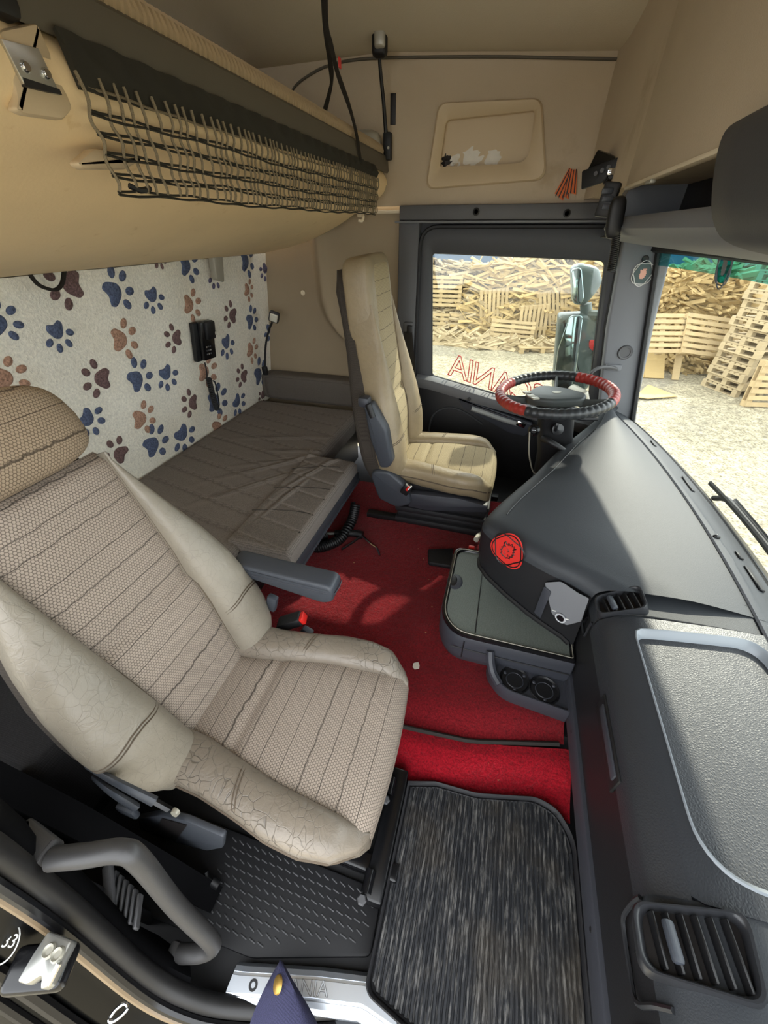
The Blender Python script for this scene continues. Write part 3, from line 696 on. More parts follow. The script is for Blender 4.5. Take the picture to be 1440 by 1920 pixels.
# glovebox lid with its shallow tray
LY0, LY1 = 0.215, 0.705
tray = rpoly([(0.388, 0.665), (0.628, 0.690), (0.650, 0.30), (0.640, 0.246), (0.392, 0.252)], [0.02, 0.05, 0.05, 0.03, 0.07], 7)
def prof_z(x):
    return interp(x, [0.326, 0.333, 0.345, 0.357, 0.375, 0.395, 0.45, 0.55, 0.66, 0.72], [0.36, 0.395, 0.409, 0.418, 0.4255, 0.430, 0.436, 0.442, 0.444, 0.43]) + 0.004
def lidsheet():
    xs = [0.3235, 0.325, 0.328, 0.3325, 0.339, 0.347, 0.357, 0.368] + [0.38]
    rows = []
    for y in (LY0 + 0.001, LY0, LY0 + 0.002):
        pass
    # ring surface between lid outline and tray outline
    n = 64
    def outl(k):
        a = tray
    outer = rpoly([(0.372, LY1 - 0.001), (0.668, LY1 + 0.012), (0.668, LY0), (0.372, LY0)], [0.004, 0.01, 0.01, 0.004], 7)
    def resamp(poly, N=96):
        P = [Vector(p) for p in poly] + [Vector(poly[0])]; L = [0]
        for a, b in zip(P, P[1:]): L.append(L[-1] + (b - a).length)
        out = []
        for k in range(N):
            s = L[-1] * k / N; i = max(j for j in range(len(L)) if L[j] <= s + 1e-9); i = min(i, len(P) - 2)
            f = (s - L[i]) / max(1e-9, L[i + 1] - L[i]); out.append(P[i].lerp(P[i + 1], f))
        return out
    return outer, resamp
outer, resamp = lidsheet()
O = resamp(rpoly([(0.366, LY1 - 0.002), (0.668, LY1 + 0.010), (0.668, LY0 + 0.004), (0.366, LY0 + 0.001)], 0.003, 3)); 
def angsort(O, T):
    c = Vector((0.51, 0.46)); f = lambda p: math.atan2(p[1] - c[1], p[0] - c[0])
    return O, T
# align the start of both loops by angle
c0 = Vector((0.51, 0.46))
T = resamp(tray, 96)
def byang(L, N=96):
    A = [(math.atan2(p[1] - c0[1], p[0] - c0[0]), p) for p in L]; A.sort(key=lambda q: q[0])
    an = [a for a, _ in A]; xs_ = [p[0] for _, p in A]; ys_ = [p[1] for _, p in A]
    an2 = [an[-1] - 2 * math.pi] + an + [an[0] + 2 * math.pi]; xs2 = [xs_[-1]] + xs_ + [xs_[0]]; ys2 = [ys_[-1]] + ys_ + [ys_[0]]
    return [(interp(a, an2, xs2), interp(a, an2, ys2)) for a in np.linspace(-math.pi, math.pi, N, endpoint=False)]
def dense(poly): return resamp(poly, 400)
Oa = byang(dense([tuple(p) for p in O]), 128); Ta = byang(dense(tray), 128)
def ring3(P, f): return [Vector((p[0], p[1], f(p))) for p in P]
cT = (0.51, 0.46)
lid = mk('glovebox_lid', merge(
    loft([ring3(Oa, lambda p: prof_z(p[0]) - 0.008), ring3(Oa, lambda p: prof_z(p[0])), ring3(scale_poly(Ta, 1.035, cT), lambda p: prof_z(p[0]) + 0.001)], True, False),
    loft([[Vector((x, y, interp(x, [0.322, 0.3225, 0.326, 0.331, 0.343, 0.356, 0.366], [0.352, 0.372, 0.392, 0.404, 0.4145, 0.4225, 0.4268])) ) for x in (0.3220, 0.3225, 0.326, 0.331, 0.343, 0.356, 0.3665)] for y in np.linspace(LY0 + 0.001, LY1 - 0.002, 12)], False, False)), 'lid', dash, smooth=50)
mk('tray_lip', loft([ring3(scale_poly(Ta, 1.035, cT), lambda p: prof_z(p[0]) + 0.001), ring3(scale_poly(Ta, 1.022, cT), lambda p: prof_z(p[0]) + 0.003), ring3(scale_poly(Ta, 1.0, cT), lambda p: prof_z(p[0]) + 0.000), ring3(scale_poly(Ta, 0.965, cT), lambda p: prof_z(p[0]) - 0.018)], True, False), 'tray_edge', lid, smooth=60)
mk('tray_base', loft([ring3(scale_poly(Ta, 0.968, cT), lambda p: prof_z(p[0]) - 0.017), ring3(scale_poly(Ta, 0.95, cT), lambda p: prof_z(p[0]) - 0.019), ring3(scale_poly(Ta, 0.5, cT), lambda p: prof_z(p[0]) - 0.020), ring3(scale_poly(Ta, 0.02, cT), lambda p: prof_z(p[0]) - 0.020)], True, True), 'tray', lid, smooth=60)
# release handle in the front of the lid
hb = mk('lid_handle', box((0.3225, 0.445, 0.352), (0.008, 0.165, 0.052), 0.005), 'black', lid)
mk('handle_bar', box((0.318, 0.44, 0.362), (0.006, 0.135, 0.022), 0.003), 'slate_dark', hb)

# ---- air vents with a moulded surround
def vent(name, quad, n, nslat, knob, parent, depth=0.05, thumb=True):
    """quad: 4 corners (world) around the opening, outer first; n: outward normal"""
    Q = [Vector(q) for q in quad]; c = sum(Q, Vector()) / 4; n = Vector(n).normalized()
    ex = ((Q[1] - Q[0]) + (Q[2] - Q[3])).normalized(); ey = n.cross(ex).normalized(); 
    loc = lambda p: ((p - c).dot(ex), (p - c).dot(ey))
    P2 = [loc(q) for q in Q]; 
    def rg(k, h, r=0.018): return [c + ex * x + ey * y + n * h for x, y in rpoly([(x * k, y * k) for x, y in P2], r, 5)]
    s = mk(name, loft([rg(1.10, -0.012), rg(1.10, 0.012), rg(1.06, 0.019), rg(1.0, 0.019), rg(0.95, 0.015), rg(0.90, 0.003)], True, False), 'vent', parent, smooth=50)
    mk('vent_cavity', loft([rg(0.92, 0.003), rg(0.5, 0.0032), rg(0.02, 0.0032)], True, True), 'ink', s)
    xs = [min(p[0] for p in P2) * 0.84, max(p[0] for p in P2) * 0.84]; h = (max(p[1] for p in P2) - min(p[1] for p in P2))
    for k in range(nslat):
        x = xs[0] + (xs[1] - xs[0]) * (k + 0.8) / (nslat + 0.6); f = (k + 0.8) / (nslat + 0.6)
        y0 = (P2[0][1] * (1 - f) + P2[1][1] * f) * 0.86; y1 = (P2[3][1] * (1 - f) + P2[2][1] * f) * 0.86
        a = c + ex * x + ey * y0 + n * 0.009; b = c + ex * x + ey * y1 + n * 0.009
        R = Matrix((ex, (b - a).normalized(), n)).transposed() @ Matrix.Rotation(0.5, 3, 'Y')
        sl = mk('vent_slat', box((a + b) / 2, (0.0035, (b - a).length, 0.014), 0.0012, 1, R), 'black', s)
        if k == knob: mk('slat_knob', box((a + b) / 2 + n * 0.006, (0.013, 0.040, 0.012), 0.004, 2, R), 'slate', s)
    return s
vq = [onZ(1190, 1700, 0.402), onZ(1392, 1722, 0.432), onZ(1432, 1890, 0.432), onZ(1208, 1822, 0.402)]
vent('side_air_vent', [vq[3], vq[2], vq[1], vq[0]], (-0.35, 0, 1), 6, 1, dash)
vq = [onZ(1118, 1128, 0.405), onZ(1200, 1108, 0.445), onZ(1214, 1146, 0.445), onZ(1125, 1158, 0.405)]
vent('centre_air_vent', [vq[3], vq[2], vq[1], vq[0]], (-0.5, -0.1, 1), 5, 1, dash, 0.04)
# vent thumb wheels on the front face
for y, z in ((0.165, 0.33), (0.76, 0.33)):
    r_ = mk('thumbwheel', lathe([(0.0, -0.004), (0.022, -0.004), (0.024, 0), (0.022, 0.004), (0, 0.004)], (0.345, y, z), (0, 1, 0), 20), 'blackgloss', dash)
mk('vent_surround', tube([(0.322, 0.215, 0.375), (0.320, 0.212, 0.35), (0.324, 0.206, 0.30), (0.327, 0.19, 0.285), (0.327, 0.15, 0.285), (0.324, 0.12, 0.30), (0.322, 0.115, 0.36), (0.33, 0.113, 0.392)], 0.0035, 6, k=3), 'vent', dash)
mk('vent_surround', tube([(0.322, 0.715, 0.375), (0.321, 0.716, 0.35), (0.324, 0.722, 0.315), (0.325, 0.74, 0.305), (0.322, 0.785, 0.32), (0.32, 0.79, 0.37)], 0.003, 6, k=3), 'vent', dash)
mk('switch_plate', box((0.335, 0.06, 0.30), (0.02, 0.09, 0.10), 0.012), 'slate', dash)
for o_ in ((0.713,), (0.800,)):
    mk('panel_seam', tube([(p[0], p[1], p[2] + 0.0015) for p in psec(o_[0])[12:-1]], 0.002, 5), 'black', dash)

# ---- black side panel of the centre console: crest, strap, socket
pa = Vector((0.285, 0.79, 0)); pb = Vector((0.035, 0.955, 0)); pe = (pb - pa).normalized(); pn = Vector((pe[1], -pe[0], 0)); pn = pn if pn[1] < 0 else -pn
pn = Vector((-0.55, -0.83, 0)).normalized()
def onside(px, py, off=0.003): return onP(px, py, Vector((0.12, 0.88, 0.33)) + pn * off, pn)
exs = Vector((-pn[1], pn[0], 0)).normalized(); exs = exs if exs[0] > 0 else -exs
c1 = onside(952, 1032, 0.004)
sr = crest('crest_sticker', c1, (exs + Vector((0, 0, -0.25))), (0.25 * exs + Vector((0, 0, 1))), 0.056, 'red', 'ink', 'ink', None, True)
tag(sr, 'bright red crest sticker with a black beast head on the dark console side', 'sticker')
mk('side_strap', prism(rpoly([(-.012, -.055), (.010, -.06), (.012, .05), (-.010, .055)], 0.004), onside(1018, 1128, 0.003), exs, (0, 0, 1), 0.004, 0.0015), 'slate_dark', dash)
mk('grey_panel', prism(rpoly([tuple(((onside(*q) - onside(1050, 1130)).dot(exs), onside(*q)[2] - onside(1050, 1130)[2])) for q in ((1022, 1092), (1052, 1090), (1085, 1112), (1105, 1122), (1090, 1165), (1062, 1172), (1035, 1150))], 0.006), onside(1050, 1130, 0.001), exs, (0, 0, 1), 0.0015), 'pillar', dash)
sk = mk('power_socket', lathe([(0.0, -0.004), (0.010, -0.004), (0.0115, 0.001), (0.0145, 0.002), (0.015, 0.0)], onside(1051, 1159, 0.006), pn, 22), 'socket', dash)
mk('socket_cap', lathe([(0.0, 0.0), (0.010, 0.0), (0.010, 0.0022), (0.0, 0.003)], onside(1051, 1159, 0.0055), pn, 18), 'blackgloss', sk)
for q in ((1039, 1145), (1063, 1161)): mk('socket_mark', box(onside(*q, 0.0045), (0.008, 0.002, 0.003), 0), 'white', dash)
mk('console_edge', tube([(xe(y) + 0.012, y - 0.004, interp(y, [0.76, 0.95, 1.05], [0.205, 0.268, 0.276])) for y in np.linspace(0.775, 1.0, 16)], 0.007, 6), 'black', dash)

# ================================================================== STEERING WHEEL
swc = Vector((0.228, 1.62, 0.632)); swn = Vector((-0.10, -0.04, 1)).normalized()
e1 = Vector((1, 0, 0)); e1 = (e1 - swn * e1.dot(swn)).normalized(); e2 = swn.cross(e1)
sw = thing('steering_wheel', 'steering wheel with black and red laced leather rim cover', 'steering wheel', swc - Vector((0, 0, 0.30)))
Rw = 0.206
def rim(a0, a1, m):
    pts = []; n = max(6, int((a1 - a0) / 0.018))
    for i in range(n + 1):
        a = a0 + (a1 - a0) * i / n; pts.append(swc + e1 * (Rw * math.cos(a)) + e2 * (Rw * math.sin(a)))
    rr = lambda t: 0.0185 + 0.0022 * abs(math.sin((a0 + (a1 - a0) * t) * 28))
    return mk('rim_cover', tube(pts, rr, 12), m, sw, smooth=60)
dg = math.radians
for a0, a1, m in ((-30, 62, 'red_wrap'), (62, 143, 'black_wrap'), (143, 240, 'red_wrap'), (240, 330, 'black_wrap')):
    rim(dg(a0), dg(a1), m)
def wp(r, a, h=0): return swc + e1 * (r * math.cos(a)) + e2 * (r * math.sin(a)) + swn * h
hub2 = [(-0.055, 0.08), (0.03, 0.055), (0.115, -0.015), (0.10, -0.075), (-0.02, -0.09), (-0.10, -0.06), (-0.115, -0.015)]
hub = mk('hub', prism(rpoly(hub2, 0.03, 5), swc - swn * 0.027, e1, e2, 0.034, 0.012, 3), 'hub', sw, smooth=50)
crest_o = prism([(0.017 * math.cos(2 * math.pi * i / 20), 0.012 * math.sin(2 * math.pi * i / 20)) for i in range(20)], swc + swn * 0.0072 + e1 * 0.005 - e2 * 0.01, e1, e2, 0.0008)
mk('hub_emblem', crest_o, 'silver', hub)
for a, r in ((dg(85), 0.012), (dg(195), 0.016), (dg(330), 0.016)):
    mk('spoke', tube([wp(0.07, a, -0.02), wp(0.14, a, -0.014), wp(0.205, a, 0)], r, 8, k=3, flat=0.6), 'hub', sw)
for k, (x, y) in enumerate(((-0.09, -0.055), (-0.105, -0.02), (-0.075, -0.08))):
    mk('wheel_button', box(swc + e1 * x + e2 * y + swn * 0.010, (0.028, 0.02, 0.006), 0.002, 2, rot(0, 0, 0.5).to_3x3()), 'silver', hub)
# column below the wheel
colm = thing('steering_column', 'black steering column with ignition lock and stalk switches', 'steering column', Vector((0.26, 1.64, 0.0)))
def rr(cx, cy, hx, hy, z, r=0.03): return [Vector((cx + x, cy + y, z)) for x, y in rrect(-hx, hx, -hy, hy, r, 4)]
mk('column_shroud', loft([rr(0.235, 1.62, 0.04, 0.04, 0.606), rr(0.238, 1.62, 0.068, 0.058, 0.59), rr(0.24, 1.62, 0.075, 0.06, 0.57), rr(0.255, 1.63, 0.068, 0.058, 0.54), rr(0.27, 1.64, 0.07, 0.06, 0.46), rr(0.285, 1.65, 0.06, 0.055, 0.36), rr(0.30, 1.66, 0.055, 0.05, 0.1), rr(0.30, 1.66, 0.055, 0.05, 0.0)], True, True), 'black', colm, smooth=50)
ig = mk('ignition_lock', lathe([(0, 0), (0.022, 0), (0.024, 0.008), (0.016, 0.014), (0.012, 0.008), (0, 0.008)], onY(1002, 806, 1.575), (-0.3, -1, 0.15), 18), 'blackgloss', colm)
mk('key_slot', box(onY(1001, 807, 1.565), (0.016, 0.006, 0.005), 0.001), 'chrome', ig)
mk('rotary_switch', merge(lathe([(0, 0), (0.024, 0), (0.022, 0.022), (0, 0.024)], onY(1044, 803, 1.565), (0.1, -1, 0.2), 16), box(onY(1043, 800, 1.54), (0.012, 0.02, 0.036), 0.004)), 'blackgloss', colm)
mk('stalk_switch', tube([onY(1018, 822, 1.57), onY(1030, 828, 1.54), onY(1050, 840, 1.53), onY(1066, 852, 1.53)], lambda t: 0.014 - 0.003 * t, 10, k=4), 'black', colm)
mk('stalk_end', sell(onY(1072, 853, 1.53), (0.026, 0.02, 0.02), 0.8, 0.9, None, 16, 10), 'blackgloss', colm)
mk('wiper_stalk', tube([(0.31, 1.66, 0.53), (0.36, 1.66, 0.525), (0.42, 1.665, 0.53)], 0.009, 8, k=3), 'black', colm)
mk('column_cable', tube([onY(*q, 1.56) for q in ((993, 810), (992, 850), (998, 880), (1005, 890))], 0.003, 6, k=4), 'silver', colm)

# ================================================================== CENTRE TABLE / DRAWER UNIT WITH CUP HOLDERS
cu = thing('centre_console', 'slate drawer unit with lidded tray top and cup holders under the dashboard', 'console', Vector((0.14, 0.9, 0.0)))
topo = rpoly([(-0.048, 1.10), (-0.050, 0.775), (0.0, 0.715), (0.335, 0.715), (0.335, 1.10)][::-1], [0.01, 0.005, 0.04, 0.05, 0.04], 6)
def rz(p, z): return [Vector((q[0], q[1], z)) for q in p]
c_ = (0.16, 0.90)
mk('body', loft([rz(scale_poly(topo, 0.90, c_), 0.075), rz(scale_poly(topo, 0.965, c_), 0.085), rz(scale_poly(topo, 0.995, c_), 0.115), rz(topo, 0.17), rz(scale_poly(topo, 0.995, c_), 0.192), rz(scale_poly(topo, 0.985, c_), 0.197)], True, True), 'slate_dark', cu, smooth=50)
mk('pedestal', box((0.20, 0.94, 0.04), (0.26, 0.28, 0.085), 0.02), 'black', cu)
mk('tray_rim', loft([rz(scale_poly(topo, 0.985, c_), 0.198), rz(scale_poly(topo, 0.98, c_), 0.209), rz(scale_poly(topo, 0.955, c_), 0.211), rz(scale_poly(topo, 0.93, c_), 0.207), rz(scale_poly(topo, 0.91, c_), 0.199)], True, False), 'blackgloss', cu, smooth=50)
mk('rim_highlight', tube(rz(scale_poly(topo, 0.945, c_), 0.2105), 0.0014, 5, True), 'silver', cu)
tp = mk('tray_lid', prism([(q[0], q[1]) for q in scale_poly(topo, 0.915, c_)], (0, 0, 0.198), XA, YA, 0.005), 'mat_console' if 'mat_console' in MAT else 'seat_back', cu, smooth=None)
mk('lid_seam', box((0.062, 0.905, 0.2038), (0.003, 0.33, 0.0015), 0), 'black', cu)
fs = prism(rpoly([(-0.026, 0.885), (-0.026, 0.965), (0.0, 0.955), (0.010, 0.925), (0.0, 0.895)], 0.008), (0, 0, 0.2), XA, YA, 0.004)
mk('finger_scoop', sell((-0.022, 0.925, 0.2025), (0.026, 0.036, 0.005), 1, 1, None, 18, 8), 'slate_dark', cu)
mk('scoop_hole', sell((-0.027, 0.925, 0.2065), (0.012, 0.024, 0.003), 1, 1, None, 16, 8), 'ink', cu)
mk('drawer_seam', tube([Vector((x, y, 0.150)) for x, y in ((0.0, 0.7145), (0.12, 0.7125), (0.33, 0.7125))], 0.0018, 5), 'black', cu)
mk('drawer_seam', tube([Vector((0.035, 0.7135, z)) for z in (0.185, 0.15, 0.11)], 0.0018, 5), 'black', cu)
# cup holder wing
wing = [(0.115, 0.722), (0.118, 0.690), (0.16, 0.640), (0.335, 0.622), (0.335, 0.722)]
wg = rpoly(wing, [0.004, 0.02, 0.03, 0.004, 0.004], 5)
cw_ = (0.24, 0.69)
ch = mk('cup_holder', loft([rz(scale_poly(wg, 0.9, cw_), 0.055), rz(wg, 0.065), rz(wg, 0.11), rz(scale_poly(wg, 0.985, cw_), 0.118), rz(scale_poly(wg, 0.93, cw_), 0.118), rz(scale_poly(wg, 0.91, cw_), 0.108)], True, True), 'slate_dark', cu, smooth=50)
mk('wing_arm', tube([(0.112, 0.715, 0.172), (0.118, 0.700, 0.145), (0.13, 0.680, 0.122), (0.15, 0.655, 0.112)], 0.012, 8, k=4), 'slate_dark', cu)
for x, y in ((0.192, 0.683), (0.272, 0.675)):
    r_ = 0.0365
    mk('cup_ring', merge(lathe([(r_, 0.0), (r_ + 0.003, 0.004), (r_ + 0.0055, 0.001), (r_ + 0.004, -0.01)], (x, y, 0.109), ZA, 28, False), lathe([(r_, 0.002), (r_ - 0.001, 0.0005), (0.0, 0.0005)], (x, y, 0.1085), ZA, 28, False)), 'black', ch)
    mk('cup_well_ring', lathe([(0.022, 0.0), (0.023, 0.002), (0.025, 0.0)], (x, y - 0.002, 0.1096), ZA, 24, False), 'slate_dark', ch)
    for a in (0.6, 2.7, 4.7): mk('cup_grip', box((x + math.cos(a) * 0.031, y + math.sin(a) * 0.031, 0.112), (0.009, 0.009, 0.006), 0.002, 1), 'slate_dark', ch)

# ================================================================== FLOOR COVERINGS
def fn(s, t):
    x = -0.76 + s * 1.115; y0 = interp(x, [-0.8, -0.09, 0.1, 0.35], [0.50, 0.53, 0.545, 0.61]); y = y0 + t * (1.75 - y0)
    z = 0.004 * math.sin(x * 9 + y * 5) * math.sin(y * 7) + random.uniform(-0.0012, 0.0012) - 0.03 * (1 - sm(0, 0.10, t)) ** 2
    return (x, y, z), (x, y)
g, u = gridsurf(fn, 190, 190); tag(mk('floor_carpet', g, 'carpet'), 'large dark red pile carpet covering the cab floor', 'carpet')
bnd = tube([(x, interp(x, [-0.8, -0.09, 0.1, 0.35], [0.50, 0.53, 0.545, 0.61]) - 0.002, -0.024) for x in np.linspace(-0.5, 0.34, 24)], 0.006, 6)
mk('carpet_binding', bnd, 'stitch_dark', bpy.data.objects['floor_carpet'])
def fn(s, t):
    x = -0.14 + s * 0.51; y1 = interp(x, [-0.14, -0.09, 0.1, 0.36], [0.525, 0.528, 0.54, 0.60]); y0 = interp(x, [-0.14, 0.02, 0.12, 0.30, 0.37], [0.405, 0.40, 0.425, 0.45, 0.44]); y = y0 + t * (y1 - y0)
    z = -0.085 + 0.055 * sm(0.0, 0.85, t) + 0.010 * math.sin(x * 16 + 1.0) * (1 - t) + random.uniform(-0.001, 0.001)
    return (x, y, z), (x, y)
g, u = gridsurf(fn, 100, 34); tag(mk('carpet_strip', g, 'carpet2'), 'narrow bright red carpet strip sloping down to the rubber mat', 'carpet')
# ---- rubber mat with raised rim and ribs
mo = [(-0.052, 0.035), (-0.052, 0.408), (0.02, 0.428), (0.13, 0.432), (0.285, 0.468), (0.335, 0.455), (0.372, 0.405), (0.372, 0.02), (0.12, 0.0), (0.05, 0.012)]
mo = rpoly(mo[::-1], [0.02, 0.0, 0.005, 0.02, 0.02, 0.02, 0.03, 0.03, 0.025, 0.04][::-1], 5)
mt = thing('rubber_mat', 'ribbed black rubber footwell mat grey with dust', 'mat', Vector((0.16, 0.22, -0.075)))
mk('mat_base', prism(mo, (0, 0, -0.075), XA, YA, 0.010), 'mat', mt, smooth=None)
cm = (0.16, 0.22)
mk('mat_rim', loft([rz(mo, -0.075), rz(mo, -0.052), rz(scale_poly(mo, 0.992, cm), -0.050), rz(scale_poly(mo, 0.972, cm), -0.053), rz(scale_poly(mo, 0.962, cm), -0.066)], True, False), 'rubber', mt, smooth=50)
mk('mat_rim_groove', tube(rz(scale_poly(mo, 0.952, cm), -0.064), 0.003, 5, True), 'rubber', mt)
def span(x):
    ysx = []
    P = scale_poly(mo, 0.945, cm)
    for a, b in zip(P, P[1:] + P[:1]):
        if (a[0] - x) * (b[0] - x) < 0: ysx.append(a[1] + (b[1] - a[1]) * (x - a[0]) / (b[0] - a[0]))
    return (min(ysx), max(ysx)) if len(ysx) >= 2 else None
ribm = {}
nr = 40
for k in range(nr):
    x = -0.038 + 0.398 * k / (nr - 1); s = span(x)
    if not s: continue
    n = max(2, int((s[1] - s[0]) / 0.02)); secs = []
    for i in range(n + 1):
        y = s[0] + (s[1] - s[0]) * i / n; j = 0.0007 * math.sin(i * 1.7 + k); h = 0.0045 + 0.0008 * math.sin(i * 2.3 + k * 1.1)
        secs.append([Vector((x - 0.0038 + j, y, -0.065)), Vector((x - 0.0022 + j, y, -0.065 + h)), Vector((x + 0.0022 + j, y, -0.065 + h)), Vector((x + 0.0038 + j, y, -0.065))])
    mk('rib', loft(secs, False, False), 'mat', mt, smooth=30)
# ---- moulded step-well panel with tread marks
tpoly = [(-0.62, 0.0), (-0.30, 0.012), (-0.055, 0.085), (-0.058, 0.165), (-0.10, 0.19), (-0.62, 0.19)]
stp = tag(mk('tread_panel', prism(rpoly(tpoly, 0.012), (0, 0, -0.115), XA, YA, 0.015, 0.004), 'slate_tread' if 'slate_tread' in MAT else 'rubber'), 'black moulded floor panel with raised tread dashes beside the door sill', 'panel')
tm = box((0, 0, 0), (0.017, 0.0028, 0.003), 0.001, 1)
cnt = 0
for i in range(24):
    for j in range(10):
        x = -0.52 + i * 0.021 + (j % 2) * 0.0105; y = 0.035 + j * 0.0155
        if y < 0.03 + max(0, (x + 0.30)) * 0.33 or x > -0.075 or x < -0.45: continue
        mk('tread_mark', xf(tm, Matrix.Translation((x, y, -0.0995)) @ Matrix.Rotation(-0.35 if j % 2 else -0.2, 4, 'Z')), 'trim', stp)
# ---- aluminium sill plate with pressed lettering
def sillz(y): return 0
sy = lambda x: interp(x, [-0.315, -0.25, -0.15, -0.05, 0.06], [-0.004, 0.012, 0.037, 0.058, 0.045])
sl = thing('sill_plate', 'polished aluminium door sill plate with pressed lettering', 'sill plate', Vector((-0.18, 0.0, -0.1)))
pr = [(0.006, -0.097), (0.0, -0.083), (-0.008, -0.080), (-0.0085, -0.082), (-0.013, -0.0815), (-0.0135, -0.0795), (-0.036, -0.079), (-0.0365, -0.0815), (-0.041, -0.082), (-0.0415, -0.079), (-0.050, -0.080), (-0.058, -0.088), (-0.060, -0.10)]
mk('plate', loft([[Vector((x, sy(x) + a, z)) for a, z in pr] for x in np.linspace(-0.318, 0.02, 24)], False, False), 'alu', sl, smooth=25)
la = Vector((1, 0.24, 0)).normalized()
mk('lettering', text_mesh('SCANIA', 0.030, (-0.235, sy(-0.235) - 0.0335, -0.0792), la, (-0.24, 1, 0), 0.0008, None, 1.12), 'alu', sl)
mk('lettering_outline', text_mesh('SCANIA', 0.030, (-0.235, sy(-0.235) - 0.0335, -0.0784), la, (-0.24, 1, 0), 0.0, 0.0004, 1.12), 'trim', sl)
for x in (-0.27,): mk('screw', lathe([(0, -0.001), (0.004, -0.001), (0.005, 0.001), (0.0085, 0.001), (0.009, -0.001)], (x, sy(x) - 0.025, -0.0788), ZA, 18), 'black', sl)

